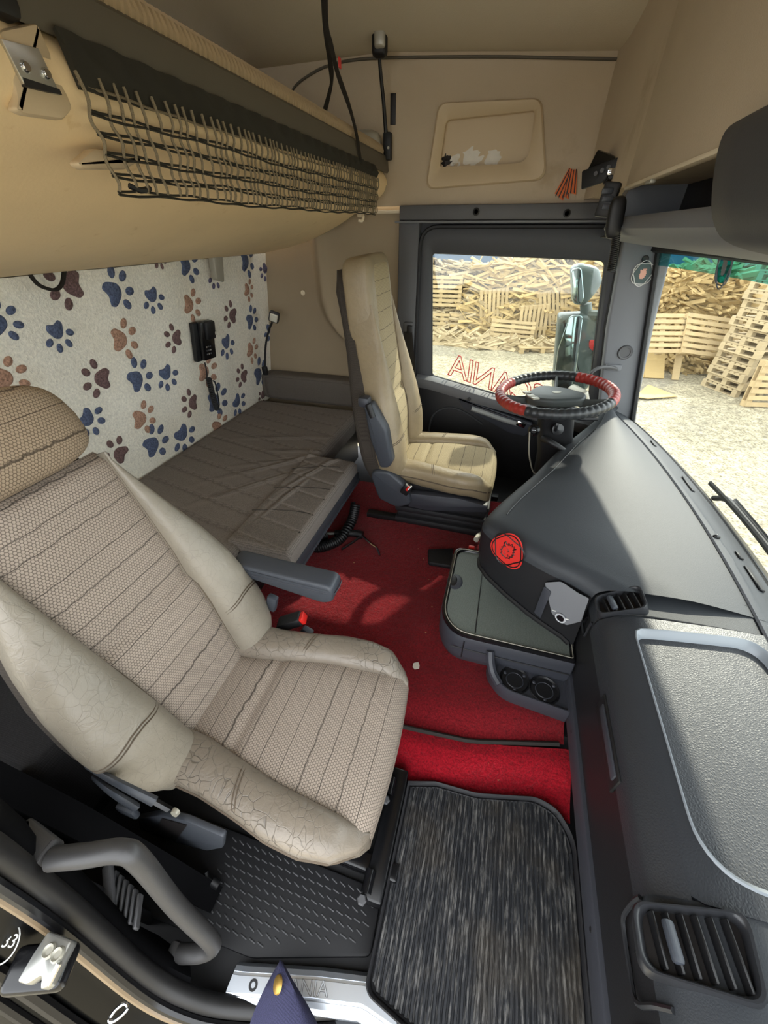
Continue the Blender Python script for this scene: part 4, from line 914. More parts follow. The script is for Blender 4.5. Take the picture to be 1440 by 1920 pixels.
# ================================================================== SEATS
def seat(name, label, yc, J, recl, fx, L, mfab, mhead, mle, mle2, side, tall=False):
    """J = (x, z) where cushion and back meet, recl = recline angle, fx = front of cushion, side = -1/+1 console side"""
    root = thing(name, label, 'seat', Vector((J[0] + 0.2, yc, -0.05 if yc < 1 else 0.0)))
    vd = Vector((-math.sin(recl), 0, math.cos(recl))); nd = Vector((math.cos(recl), 0, math.sin(recl))); J3 = Vector((J[0], yc, J[1]))
    B = lambda u, v, n: J3 + vd * v + nd * n + Vector((0, u, 0))
    hc = lambda v: interp(v, [0, 0.15, 0.3, 0.45, L - 0.16], [0.106, 0.112, 0.121, 0.131, 0.136])
    ho = lambda v: interp(v, [-0.03, 0.02, 0.08, 0.16, 0.26, 0.35, 0.43, 0.50, L - 0.175], [0.205, 0.232, 0.247, 0.248, 0.236, 0.214, 0.186, 0.163, 0.141])
    hb = lambda v: interp(v, [-0.03, 0.03, 0.12, 0.25, 0.4, L - 0.17], [0.035, 0.052, 0.06, 0.052, 0.035, 0.008])
    vt = L - 0.142
    def lum(v): return 0.016 * math.exp(-((v - 0.20) / 0.11) ** 2) - 0.010 * math.exp(-((v - 0.285) / 0.018) ** 2) + 0.006 * sm(0.29, 0.36, v) + 0.004 * math.exp(-((v - 0.26) / 0.012) ** 2)
    # centre panel of the back
    def fn(s, t):
        v = -0.03 + t * (vt + 0.025); h = hc(max(0, v)) + 0.004; u = -h + 2 * h * s
        n = lum(v) - 0.010 * abs(2 * s - 1) ** 6 - 0.03 * sm(vt - 0.03, vt, v)
        return B(u, v, n), (u, v)
    g, uv = gridsurf(fn, 24, 70); bc = mk('backrest', g, mfab, root, uv=uv)
    # bolsters
    for sgn in (-1, 1):
        secs = []
        for v in np.linspace(-0.035, vt - 0.012, 34):
            a = hc(max(0, v)) - 0.002; b = ho(v); w = b - a; h = hb(v)
            tip = sm(-0.035, 0.0, v)
            ring = []
            for q in np.linspace(math.pi * 1.02, -math.pi * 0.42, 18):
                cx, sx = math.cos(q), math.sin(q)
                u = a + w * 0.5 * (1 + math.copysign(abs(cx) ** 0.8, cx)); n = (h * sx if sx > 0 else 0.085 * sx) * (0.75 + 0.25 * tip)
                ring.append(B(sgn * u, v, n + 0.0))
            ring.append(B(sgn * a, v, -0.085))
            secs.append(ring)
        bo = mk('back_bolster', loft(secs, True, True), mle2, root, smooth=60)
        # double stitching across the bolster
        for dv in (0.0, 0.007):
            v = 0.135 + dv; a = hc(v); b = ho(v); w = b - a; h = hb(v)
            mk('stitch_seam', tube([B(sgn * (a + w * 0.5 * (1 + math.copysign(abs(math.cos(q)) ** 0.8, math.cos(q)))), v + 0.02 * (1 - abs(math.cos(q))) , h * math.sin(q) + 0.0006) for q in np.linspace(math.pi, 0.0, 14)], 0.0014, 4), 'stitch', bo)
        mk('seam_piping', tube([B(sgn * (hc(max(0, v)) + 0.0), v, lum(v) - 0.003) for v in np.linspace(0, vt - 0.02, 20)], 0.0022, 5), 'stitch', bo)
    # back shell
    secs = []
    for v in np.linspace(-0.04, L - 0.03, 26):
        h = max(0.12, ho(min(v, vt))) - 0.012 - 0.05 * sm(L - 0.10, L - 0.03, v); secs.append([B(u, v, n) for u, n in [(p[0], p[1]) for p in rrect(-h, h, -0.132 if tall else -0.115, -0.05, 0.025, 3)]])
    mk('back_shell', loft(secs, True, True), 'seat_back', root, smooth=60)
    # headrest
    Rm = Matrix(((nd[0], 0, vd[0]), (nd[1], 1, vd[1]), (nd[2], 0, vd[2])))
    def fn(s, t):
        pass
    hv, hh, hw, hd = L - 0.070, 0.080, 0.150, 0.072
    V, F = sell((0, 0, 0), (hd, hw, hh), 0.55, 0.55, None, 40, 22)
    uv = [(p[1], p[2] + hv) for p in V]
    V = [B(p[1] * (1 - 0.10 * max(0, p[2] / hh)), hv + p[2], p[0] - 0.045) for p in V]
    if not tall: mk('headrest', (V, F), mhead, root, smooth=70, uv=uv)
    else:
        hh = 0.165; hv = L - hh; V, F = sell((0, 0, 0), (0.060, 0.146, hh), 0.30, 0.36, None, 48, 26)
        V2 = [B(p[1] * (1 - 0.06 * max(0, p[2] / hh)), hv + p[2], p[0] - 0.047 + 0.012 * (p[2] / hh)) for p in V]
        mk('headrest', (V2, F), mle2, root, smooth=70)
        def fn(s, t):
            v = hv - hh * 0.9 + t * hh * 1.86; w = 0.118 - 0.03 * sm(0.75, 1, t); u = -w + 2 * w * s
            return B(u, v, 0.016 + 0.012 * ((v - hv) / hh) - 0.012 * abs(2 * s - 1) ** 5 - 0.045 * sm(0.86, 1.0, t) ** 2), (u, v)
        g, uv = gridsurf(fn, 16, 30); mk('headrest_panel', g, mfab, root, uv=uv)
    # cushion
    x0 = J[0] - 0.03; ln = fx - x0
    cc = lambda f: interp(f, [0, 0.15, 0.5, 0.8, 1.0], [0.098, 0.104, 0.140, 0.156, 0.158])
    co_ = lambda f: interp(f, [0, 0.1, 0.25, 0.45, 0.6, 0.75, 0.88, 0.97, 1.0], [0.19, 0.197, 0.200, 0.214, 0.228, 0.232, 0.222, 0.19, 0.165])
    def path(f):                                    # centre line of the top: flat, then rolling over the front edge
        xr_ = 0.055; a = ln - xr_
        s_ = f * (a + xr_ * 1.9)
        if s_ <= a: return x0 + s_, J[1] + 0.012 * math.sin(s_ / a * 3.0) - 0.006 * math.exp(-((s_ - 0.14) / 0.012) ** 2), 0.0
        q = min((s_ - a) / xr_, 1.9); return x0 + a + xr_ * math.sin(min(q, 1.57)), J[1] - xr_ * 0.9 * (1 - math.cos(min(q, 1.57))) - max(0, q - 1.57) * xr_, q
    def fn(s, t):
        x, z, q = path(t); h = cc(t) + 0.004; u = -h + 2 * h * s
        return (x - 0.01 * (2 * s - 1) ** 2 * sm(0.8, 1, t), yc + u, z - 0.010 * abs(2 * s - 1) ** 6), (u, t * (ln + 0.05))
    g, uv = gridsurf(fn, 24, 70); mk('cushion', g, mfab, root, uv=uv)
    for sgn in (-1, 1):
        secs = []
        for f in np.linspace(0.0, 1.0, 34):
            t = f * 0.90; x, z, q = path(t); x = x0 + (ln - 0.012) * f; a = cc(t) - 0.002; b = co_(f); w = max(0.012, b - a)
            h = interp(f, [0, 0.3, 0.7, 0.9, 1.0], [0.028, 0.032, 0.030, 0.022, 0.004]); zl = J[1] - 0.030 * sm(0.78, 1.0, f) ** 2
            ring = []
            for qq in np.linspace(math.pi * 1.02, -math.pi * 0.45, 18):
                cx, sx = math.cos(qq), math.sin(qq)
                ring.append(Vector((x, yc + sgn * (a + w * 0.5 * (1 + math.copysign(abs(cx) ** 0.8, cx))), zl + (h * sx if sx > 0 else 0.075 * sx))))
            ring.append(Vector((x, yc + sgn * a, zl - 0.075)))
            secs.append(ring)
        bo = mk('cushion_bolster', loft(secs, True, True), mle, root, smooth=60)
        for df in (0.0, 0.016):
            f = 0.42 + df; a = cc(f * 0.9); b = co_(f); w = b - a
            mk('stitch_seam', tube([Vector((x0 + (ln - 0.012) * f + 0.012 * math.cos(q), yc + sgn * (a + w * 0.5 * (1 + math.copysign(abs(math.cos(q)) ** 0.8, math.cos(q)))), J[1] + 0.0316 * math.sin(q) + 0.0006)) for q in np.linspace(math.pi, -0.3, 14)], 0.0014, 4), 'stitch', bo)
        pts = []
        for f in np.linspace(0.0, 0.985, 26): pts.append(Vector((x0 + (ln - 0.012) * f, yc + sgn * (co_(f) - 0.001), J[1] - 0.030 * sm(0.78, 1.0, f) ** 2 - 0.022)))
        mk('edge_piping', tube(pts, 0.0030, 6), 'stitch', bo)
    # cushion pan, skirt and base
    mk('cushion_pan', box((x0 + ln * 0.47, yc, J[1] - 0.075), (ln * 0.90, 0.37, 0.055), 0.02, 2), 'black', root)
    return root, B, x0, ln
# passenger seat
ps, B, x0, ln = seat('passenger_seat', 'large beige leather and honeycomb cloth passenger seat nearest the camera', 0.370, (-0.53, 0.235), math.radians(20.4), -0.078, 0.745, 'hex', 'hex_head', 'leather', 'leather_b', 1)
zb = -0.10
mk('seat_base', box((-0.30, 0.37, 0.03), (0.34, 0.30, 0.22), 0.02), 'boot', ps)
for y in (0.22, 0.52):
    mk('seat_rail', box((-0.24, y, -0.075), (0.42, 0.035, 0.045), 0.006), 'blackgloss', ps)
fb = mk('front_bracket', box((-0.075, 0.29, -0.06), (0.045, 0.27, 0.055), 0.006), 'blackgloss', ps)
for y in (0.185, 0.375):
    mk('bracket_hinge', tube([(-0.09, y - 0.02, -0.03), (-0.09, y + 0.02, -0.03)], 0.012, 10), 'blackgloss', fb)
    mk('bracket_bolt', lathe([(0, 0.004), (0.008, 0.004), (0.011, 0.0), (0.011, -0.002)], (-0.095, y - 0.032, -0.028), (0, 0, 1), 6), 'trim', fb)
# recliner cover, levers and height switches on the door side
Ys = 0.128
def sp2(px, py, y=Ys): p = onY(px, py, y); return (p[0], p[2])
cov = rpoly([sp2(258, 1535), sp2(300, 1528), sp2(345, 1538), sp2(420, 1570), sp2(418, 1590), sp2(390, 1595), sp2(330, 1580), sp2(262, 1556)], 0.01, 4)
cv = mk('recliner_cover', prism(cov, (0, Ys + 0.012, 0), XA, ZA, 0.013, 0.004), 'slate', ps)
mk('cover_recess', prism(rpoly([sp2(305, 1532), sp2(352, 1545), sp2(330, 1575), sp2(290, 1563)], 0.004), (0, Ys - 0.001, 0), XA, ZA, 0.002), 'ink', cv)
for a, b, c in (((165, 1437), (225, 1470), (290, 1503)), ((178, 1460), (210, 1485), (252, 1512))):
    mk('seat_lever', tube([onY(*a, 0.135), onY(*b, 0.118), onY(*c, 0.118)], lambda t: 0.010 + 0.006 * t, 8, k=4, flat=0.5), 'slate', ps)
mk('lever_tip', box(onY(240, 1520, 0.115), (0.045, 0.014, 0.035), 0.006), 'slate', ps)
mk('side_link', tube([onY(285, 1500, 0.14), onY(330, 1525, 0.14), onY(420, 1560, 0.14)], 0.007, 6), 'blackgloss', ps)
mk('side_button', lathe([(0, 0.004), (0.007, 0.004), (0.008, 0), (0.008, -0.003)], onY(329, 1523, 0.126), (0, -1, 0.3), 14), 'silver', ps)
# armrest and belt buckle on the console side
arm = [(-0.50, 0.435), (-0.315, 0.432), (-0.305, 0.415), (-0.312, 0.375), (-0.34, 0.362), (-0.50, 0.385), (-0.60, 0.40), (-0.60, 0.44)]
ar_ = mk('armrest', prism(rpoly(arm, 0.012, 4), (0, 0.655, 0), XA, ZA, 0.062, 0.010, 3), 'slate', ps)
mk('armrest_seam', tube([(-0.60, 0.5925, 0.415), (-0.33, 0.5925, 0.408), (-0.305, 0.60, 0.405), (-0.302, 0.625, 0.405), (-0.305, 0.65, 0.405)], 0.0018, 5), 'slate_dark', ar_)
bk = mk('belt_buckle', box(onY(545, 1165, 0.60), (0.075, 0.038, 0.030), 0.006, 2, rot(0, -0.45, 0.25).to_3x3()), 'black', ps)
mk('buckle_button', box(Vector(onY(545, 1165, 0.60)) + Vector((0.037, 0.009, 0.017)), (0.012, 0.030, 0.024), 0.003, 2, rot(0, -0.45, 0.25).to_3x3()), 'red_btn', bk)
mk('buckle_stalk', tube([onY(545, 1167, 0.60), onY(520, 1185, 0.60), onY(505, 1200, 0.60)], 0.015, 8, flat=0.5), 'black', bk)
mk('stalk_cover', box(onY(510, 1130, 0.60), (0.03, 0.02, 0.06), 0.006, 2, rot(0, 0.3, 0).to_3x3()), 'slate', ps)
mk('stalk_cover', box(onY(575, 1185, 0.61), (0.035, 0.02, 0.035), 0.006, 2, rot(0, 0.5, 0).to_3x3()), 'slate', ps)

# driver seat
ds, B, x0, ln = seat('driver_seat', 'beige driver seat with tall backrest behind the steering wheel', 1.62, (-0.365, 0.295), math.radians(10.5), 0.068, 0.80, 'hex_d', 'leather_d', 'leather_d', 'leather_d', -1, True)
mk('seat_bellows', merge(*[box((-0.15, 1.62, 0.02 + 0.032 * k), (0.43 - 0.02 * (k % 2), 0.37 - 0.02 * (k % 2), 0.034), 0.012, 2) for k in range(5)]), 'boot', ds)
mk('seat_rail', box((-0.20, 1.46, 0.008), (0.62, 0.04, 0.03), 0.006), 'black', ds)
mk('seat_rail', box((-0.20, 1.78, 0.008), (0.62, 0.04, 0.03), 0.006), 'black', ds)
sd_ = [wallpt(695, 892, 1.385), wallpt(700, 882, 1.385), wallpt(730, 884, 1.385), wallpt(765, 915, 1.385), wallpt(772, 945, 1.385), wallpt(745, 952, 1.385), wallpt(710, 935, 1.385)]
sh_ = mk('side_shield', prism(rpoly(sd_, 0.02, 4), (0, 1.425, 0), XA, ZA, 0.045, 0.012, 3), 'slate', ds)
fr_ = [wallpt(765, 925, 1.40), wallpt(860, 935, 1.40), wallpt(915, 950, 1.40), wallpt(912, 962, 1.40), wallpt(800, 958, 1.40), wallpt(765, 950, 1.40)]
mk('cushion_skirt', prism(rpoly(fr_, 0.006, 3), (0, 1.44, 0), XA, ZA, 0.04, 0.006), 'slate_dark', ds)
# folded-up armrest on the inner side of the backrest
am = [onY(685, 755, 1.37), onY(700, 752, 1.37), onY(728, 800, 1.37), onY(740, 860, 1.37), onY(732, 872, 1.37), onY(716, 872, 1.37), onY(698, 820, 1.37)]
aa = mk('folded_armrest', prism(rpoly([(p[0], p[2]) for p in am], 0.012, 4), (0, 1.395, 0), XA, ZA, 0.055, 0.012, 3), 'slate', ds)
mk('armrest_hinge', box(onY(684, 752, 1.36), (0.045, 0.05, 0.04), 0.012), 'slate_dark', aa)
mk('armrest_dial', tube([onY(690, 758, 1.335), onY(699, 782, 1.335)], 0.012, 10), 'black', aa)
bk = mk('belt_buckle', box(onY(762, 917, 1.37), (0.035, 0.028, 0.05), 0.005, 2, rot(0, 0.5, 0).to_3x3()), 'black', ds)
mk('buckle_button', box(onY(765, 916, 1.353), (0.012, 0.008, 0.026), 0.002, 2, rot(0, 0.6, 0).to_3x3()), 'red_btn', bk)
mk('buckle_face', box(onY(768, 915, 1.352), (0.006, 0.008, 0.026), 0.002, 2, rot(0, 0.6, 0).to_3x3()), 'white', bk)
tag(mk('seat_belt', merge(tube([(-0.475, 2.072, 0.72), (-0.44, 2.0, 0.60), (-0.40, 1.93, 0.42), (-0.36, 1.90, 0.22)], 0.022, 6, k=5, flat=0.06, up=(1, 0, 0)), tube([(-0.475, 2.072, 0.73), (-0.46, 2.06, 0.45), (-0.46, 2.06, 0.1)], 0.022, 6, k=4, flat=0.06, up=(1, 0, 0))), 'webbing'), 'black driver seat belt running down from the door pillar', 'seat belt')

# ================================================================== LOWER BUNK
def pad(x0, x1, y0, y1, z0, z1, r, h, nx=60, ny=90):
    def fn(s, t):
        x = x0 + (x1 - x0) * s; y = y0 + (y1 - y0) * t
        dx = max(0, r - min(x - x0, x1 - x)); dy = max(0, r - min(y - y0, y1 - y)); d = min(r, math.hypot(dx, dy))
        z = z1 - r + math.sqrt(max(0, r * r - d * d)) + h(x, y) * (1 - d / r)
        return (x, y, z), (x, y)
    # denser spacing at the rims
    (V, F), uv = gridsurf(lambda s, t: fn(0.5 - 0.5 * math.cos(math.pi * s) if False else s, t), nx, ny)
    ring = [(V[i], i) for i in range(len(V))]
    idx = [i * (ny + 1) for i in range(nx + 1)] + [nx * (ny + 1) + j for j in range(1, ny + 1)] + [i * (ny + 1) + ny for i in range(nx - 1, -1, -1)] + [j for j in range(ny - 1, 0, -1)]
    k = len(V); V = V + [Vector((V[i][0], V[i][1], z0)) for i in idx]; n = len(idx)
    F = F + [(idx[i], k + i, k + (i + 1) % n, idx[(i + 1) % n]) for i in range(n)]
    return V, F
def hm(x, y):                               # soft quilting grooves and creases of the cover
    h = 0.0
    g = ((y + 0.22 * x) / 0.105) % 1.0; h -= 0.0055 * math.exp(-((g - 0.5) / 0.035) ** 2)
    for (cx, cy, a, l, w, hh) in ((-0.80, 1.42, 0.5, 0.20, 0.012, 0.008), (-0.86, 1.36, 0.75, 0.22, 0.014, 0.008), (-0.78, 1.50, 0.25, 0.16, 0.011, 0.008), (-0.70, 1.30, 1.2, 0.16, 0.012, 0.007), (-0.92, 1.62, 0.3, 0.2, 0.015, 0.007), (-0.72, 1.10, 1.4, 0.14, 0.010, 0.006), (-0.88, 1.18, 0.9, 0.2, 0.014, 0.006), (-0.66, 1.40, 0.9, 0.12, 0.010, 0.006)):
        ca, sa = math.cos(a), math.sin(a); u = (x - cx) * ca + (y - cy) * sa; v = -(x - cx) * sa + (y - cy) * ca + 0.12 * u * u
        h += hh * math.exp(-(u / l) ** 2) * (math.exp(-(v / w) ** 2) - 0.6 * math.exp(-((v - 0.02) / w) ** 2))
    return h
lb = thing('lower_bunk', 'dark quilted lower bunk mattress on a grey frame', 'bunk', Vector((-1.0, 1.1, 0.0)))
mk('main_mattress', pad(-1.415, -0.74, 0.70, 2.06, 0.20, 0.292, 0.035, hm, 90, 150), 'mattress', lb, smooth=60)
fc = mk('front_cushion', pad(-0.80, -0.553, 0.80, 1.455, 0.235, 0.302, 0.022, hm, 60, 100), 'mattress', lb, smooth=60)
mk('cushion_piping', tube([(-0.573, 0.815, 0.2985), (-0.571, 1.44, 0.2985), (-0.74, 1.443, 0.2985)], 0.0025, 5), 'stitch_dark', fc)
for (a, b) in ((((-0.80, 0.98)), (-0.575, 1.02)), ((-0.80, 1.14), (-0.575, 1.19)), ((-0.80, 1.30), (-0.60, 1.37))):
    mk('quilt_stitch', tube([(a[0] + (b[0] - a[0]) * k / 10, a[1] + (b[1] - a[1]) * k / 10 + 0.012 * math.sin(k * 0.3), 0.3022 + hm(a[0] + (b[0] - a[0]) * k / 10, a[1] + (b[1] - a[1]) * k / 10)) for k in range(11)], 0.0018, 4), 'stitch_dark', fc)
mk('foot_cushion', pad(-1.415, -0.74, 0.08, 0.695, 0.06, 0.288, 0.03, lambda x, y: 0.0, 40, 40), 'shaded_cloth', lb, smooth=60)  # dark woven mattress end, the shade there put into its colour too
mk('bunk_frame', merge(box((-0.556, 1.125, 0.216), (0.014, 0.68, 0.046), 0.003), box((-0.68, 0.792, 0.232), (0.25, 0.014, 0.070), 0.003), box((-0.68, 1.125, 0.205), (0.25, 0.67, 0.02), 0.003)), 'slate_dark', lb)
mk('frame_lip', box((-0.548, 1.125, 0.196), (0.008, 0.685, 0.012), 0.002), 'slate', lb)
mk('bunk_box', box((-1.08, 1.07, 0.09), (0.64, 1.94, 0.22), 0.01), 'black', lb)
tag(mk('bunk_bolster', sell((-1.08, 2.145, 0.362), (0.335, 0.055, 0.078), 0.25, 0.2, None, 48, 20), 'grey_cloth'), 'long grey cloth bolster at the far end of the bunk', 'bolster')

# ================================================================== PAW-PRINT FLEECE ON THE REAR WALL
n_w = Vector((0.745, 0, -0.11)).normalized(); p_w = Vector((-1.41, 0, 0.285))
ey_w = Vector((0.11, 0, 0.745)).normalized()
def fn(s, t):
    y = 0.05 + 2.155 * s; l = -0.03 + 0.80 * t
    p = p_w + ey_w * l + Vector((0, y, 0)) + n_w * (0.004 * math.sin(y * 11 + l * 4) * math.sin(l * 6) + 0.003 * math.sin(y * 23))
    return p, (y, l)
g, uv = gridsurf(fn, 120, 40); fl = tag(mk('wall_blanket', g, 'fleece'), 'cream fleece blanket with blue and brown paw prints on the rear wall', 'blanket')
PAD = [(0.0, 0.62), (0.30, 0.50), (0.52, 0.12), (0.62, -0.22), (0.45, -0.50), (0.20, -0.42), (0.0, -0.36), (-0.20, -0.42), (-0.45, -0.50), (-0.62, -0.22), (-0.52, 0.12), (-0.30, 0.50)]
PADc = cr([(x, y, 0) for x, y in PAD], 3, True)
def paw(px, py, tx, ty, col):
    c = onP(px, py, p_w, n_w); d = onP(tx, ty, p_w, n_w) - c; L = d.length; ey = d / L; ex = ey.cross(n_w)
    L *= 0.90
    off = 0.007
    def wob(P):
        y = P[1]; l = (P - p_w).dot(ey_w); return P + n_w * (0.004 * math.sin(y * 11 + l * 4) * math.sin(l * 6) + 0.003 * math.sin(y * 23))
    def blob(pts): 
        cen = wob(c + ex * (sum(p[0] for p in pts) / len(pts) * L) + ey * (sum(p[1] for p in pts) / len(pts) * L)) + n_w * off
        V = [cen + n_w * 0.0015]; m = len(pts)
        for k, hh in ((0.85, 0.001), (1.0, -0.002)):
            cx = sum(p[0] for p in pts) / m; cy = sum(p[1] for p in pts) / m
            V += [wob(c + ex * ((cx + (p[0] - cx) * k) * L) + ey * ((cy + (p[1] - cy) * k) * L)) + n_w * (off + hh - 0.004) for p in pts]
        F = [(0, 1 + i, 1 + (i + 1) % m) for i in range(m)] + [(1 + i, 1 + m + i, 1 + m + (i + 1) % m, 1 + (i + 1) % m) for i in range(m)]
        return V, F
    parts = [blob([(p[0] * 1.02, p[1] * 0.92 - 0.06) for p in PADc])]
    for a, r in ((-62, 0.98), (-21, 1.12), (21, 1.12), (62, 0.98)):
        q = math.radians(a); cx, cy = r * math.sin(q), r * math.cos(q) * 0.95 + 0.02
        parts.append(blob([(cx + 0.225 * math.cos(w) * math.cos(-q) - 0.31 * math.sin(w) * math.sin(-q), cy + 0.225 * math.cos(w) * math.sin(-q) + 0.31 * math.sin(w) * math.cos(-q)) for w in [2 * math.pi * i / 12 for i in range(12)]]))
    mk('paw_print', merge(*parts), col, fl, smooth=None)
B_, N_, T_, P_ = 'paw_blue', 'paw_brown', 'paw_tan', 'paw_purple'
PW = [(410,280,290,288,N_),(635,325,712,270,B_),(850,340,880,420,B_),(-20,495,85,462,B_),(315,540,365,632,B_),(670,590,755,580,T_),(990,580,935,590,N_),(1065,395,1122,408,T_),(1310,455,1268,443,N_),(1385,310,1416,318,T_),(1405,485,1440,450,B_),(1050,175,1108,172,B_),(1205,225,1212,292,P_),(1375,150,1420,143,B_),(885,115,890,180,N_),(20,810,140,795,T_),(575,810,480,815,N_),(760,815,828,755,B_),(935,780,965,850,B_),(1270,605,1288,675,B_),(1150,775,1205,768,T_),(1370,795,1334,790,N_),(1408,650,1444,658,T_),(1085,945,1030,955,N_),(1205,940,1262,912,B_),(1332,938,1362,975,B_),(780,1035,852,1010,T_),(490,1035,565,1080,B_),(680,1235,605,1210,N_),(850,1185,920,1118,B_),(1022,1120,1060,1180,B_),(1222,1088,1270,1055,T_)]
PW4 = [(282,185,272,235,P_),(302,505,306,560,B_),(245,760,285,718,B_),(268,868,250,900,N_)]
for a in PW: paw(a[0] / 3, 440 + a[1] / 3, a[2] / 3, 440 + a[3] / 3, a[4])
for a in PW4: paw(400 + a[0] / 2.88, 440 + a[1] / 2.88, 400 + a[2] / 2.88, 440 + a[3] / 2.88, a[4])
# remote control hung on the fleece with its coiled lead
rc = thing('wall_handset', 'black wall handset with a coiled lead on the paw print blanket', 'handset', onP(383, 690, p_w + n_w * 0.02, n_w))
hc_ = onP(381, 640, p_w + n_w * 0.022, n_w); Rr = Matrix((Vector((0, 1, 0)), n_w.cross(Vector((0, 1, 0))) * -1, n_w)).transposed()
Rr = Matrix((Vector((0, 1, 0)), ey_w, n_w)).transposed() @ Matrix.Rotation(-0.04, 3, 'Z')
def hl(x, y, z): return hc_ + Rr @ Vector((x, y, z))
mk('bracket', box(hl(-0.035, 0, -0.008), (0.045, 0.165, 0.022), 0.005, 2, Rr), 'black', rc)
hs_ = mk('handset_body', box(hl(0.012, 0.004, 0.008), (0.088, 0.165, 0.030), 0.008, 2, Rr), 'blackgloss', rc)
mk('handset_cradle', box(hl(0.022, 0.050, 0.024), (0.062, 0.078, 0.024), 0.010, 2, Rr), 'black', rc)
for i in range(3):
    for j in range(3): mk('handset_key', box(hl(-0.012 + i * 0.013, -0.018 - j * 0.016, 0.0245), (0.007, 0.006, 0.003), 0.001, 1, Rr), 'silver' if (i + j) % 3 == 0 else 'trim', hs_)
mk('handset_clip', box(hl(0.050, 0.035, 0.030), (0.022, 0.018, 0.012), 0.003, 1, Rr), 'lens', rc)
lp = [onP(*q, p_w + n_w * 0.03, n_w) for q in ((384, 680), (388, 700), (388, 712), (402, 716), (396, 705))]
mk('lead', tube([lp[0], lp[1], lp[2]], 0.0035, 6, k=4), 'black', rc)
mk('coiled_lead', coil(onP(391, 708, p_w + n_w * 0.03, n_w), onP(407, 768, p_w + n_w * 0.035, n_w), 0.011, 20, 0.0035, [onP(399, 742, p_w + n_w * 0.035, n_w)]), 'black', rc)
mk('lead', tube([onP(406, 770, p_w + n_w * 0.04, n_w), onP(411, 758, p_w + n_w * 0.045, n_w), onP(404, 720, p_w + n_w * 0.045, n_w), onP(399, 714, p_w + n_w * 0.04, n_w)], 0.0035, 6, k=4), 'black', rc)
# reading lamp on its goose-neck beside the fleece
rl = thing('reading_lamp', 'small silver reading lamp on a black goose neck beside the blanket', 'lamp', onY(497, 700, 2.07))
mk('lamp_base', box(onY(497, 695, 2.07), (0.03, 0.025, 0.05), 0.006), 'black', rl)
mk('goose_neck', tube([onY(497, 690, 2.07), onY(498, 650, 2.07), (onY(504, 620, 2.07)), onY(510, 605, 2.06)], 0.006, 8, k=6), 'black', rl)
lh = mk('lamp_head', box(onY(514, 594, 2.05), (0.055, 0.035, 0.055), 0.010, 2, rot(0.2, 0.35, 0.3).to_3x3()), 'black', rl)
mk('lamp_lens', box(onY(513, 596, 2.034), (0.042, 0.014, 0.040), 0.006, 2, rot(0.2, 0.35, 0.3).to_3x3()), 'lens', rl)
# fixings under the upper bunk
tag(mk('bunk_latch', prism(rpoly([(-0.030, -0.06), (0.025, -0.075), (0.034, 0.05), (-0.036, 0.05)], 0.012), onP(400, 492, p_w + n_w * 0.03, n_w), (0, 1, 0), ey_w, 0.03, 0.006), 'silver'), 'grey plastic latch under the upper bunk by the blanket', 'latch')
tag(mk('pull_loop', tube([onX(50, 506, -1.25), onX(68, 530, -1.25), onX(85, 540, -1.25), onX(105, 543, -1.25), onX(117, 530, -1.25), onX(121, 502, -1.25)], 0.009, 6, k=4, flat=0.5), 'webbing'), 'dark fabric pull loop hanging over a brown paw print', 'loop')

# ================================================================== UPPER BUNK WITH CARGO NET
ub = thing('upper_bunk', 'folded upper bunk with a smooth beige shell along the rear wall', 'bunk', Vector((-1.0, 1.0, 1.04)))
prof = [(-0.604, 1.345), (-0.590, 1.325), (-0.586, 1.302), (-0.597, 1.272), (-0.632, 1.248), (-0.70, 1.218), (-0.82, 1.158), (-0.99, 1.098), (-1.22, 1.055), (-1.42, 1.045), (-1.44, 1.06), (-1.44, 1.33), (-1.2, 1.345)]
pr = [(q[0], q[2]) for q in cr([(a, 0, b) for a, b in prof[:10]], 5)] + prof[10:]
def usec(y):
    k = 0.0 if y < 2.02 else (y - 2.02) / 0.085
    return [Vector((x - 0.012 * k * k, y, z + 0.03 * k * k * (1 if z < 1.3 else 0))) for x, z in pr]
mk('bunk_shell', loft([usec(y) for y in list(np.linspace(-0.08, 2.0, 22)) + [2.02, 2.04, 2.06, 2.08, 2.096]], True, True), 'vinyl', ub, smooth=60)
mk('edge_profile', loft([[Vector((x, y, z)) for x, z in ((-0.607, 1.345), (-0.592, 1.342), (-0.587, 1.350), (-0.592, 1.392), (-0.602, 1.400), (-0.625, 1.398), (-0.63, 1.345))] for y in np.linspace(0.52, 2.09, 10)], True, True), 'bar', ub)
mk('bunk_mattress', loft([[Vector((x, y, z)) for x, z in ((-0.622, 1.395), (-0.604, 1.398), (-0.600, 1.408), (-0.606, 1.424), (-0.625, 1.432), (-0.8, 1.438), (-1.42, 1.44), (-1.42, 1.36), (-0.7, 1.36))] for y in np.linspace(0.50, 2.09, 10)], True, True), 'corduroy', ub, smooth=60)
rbm = None
for k in range(110):
    y = 0.53 + k * 0.0142
    mk('mattress_rib', tube([(-0.603, y, 1.398), (-0.600, y + 0.001, 1.409), (-0.607, y + 0.002, 1.424), (-0.622, y + 0.003, 1.4325)], 0.0032, 4), 'corduroy', ub)
# handle recess in the shell
hr = [onX(*q, -0.62) for q in ((137, 305), (170, 278), (235, 290), (260, 300), (230, 318), (150, 318))]
mk('handle_recess', prism(rpoly([(p[1], p[2]) for p in (hr[0], hr[1], hr[2], hr[3], hr[4], hr[5])][::-1], 0.006), (-0.632, 0, 0), (0, 1, 0), ZA, 0.02, 0.004), 'beige_plastic', ub)
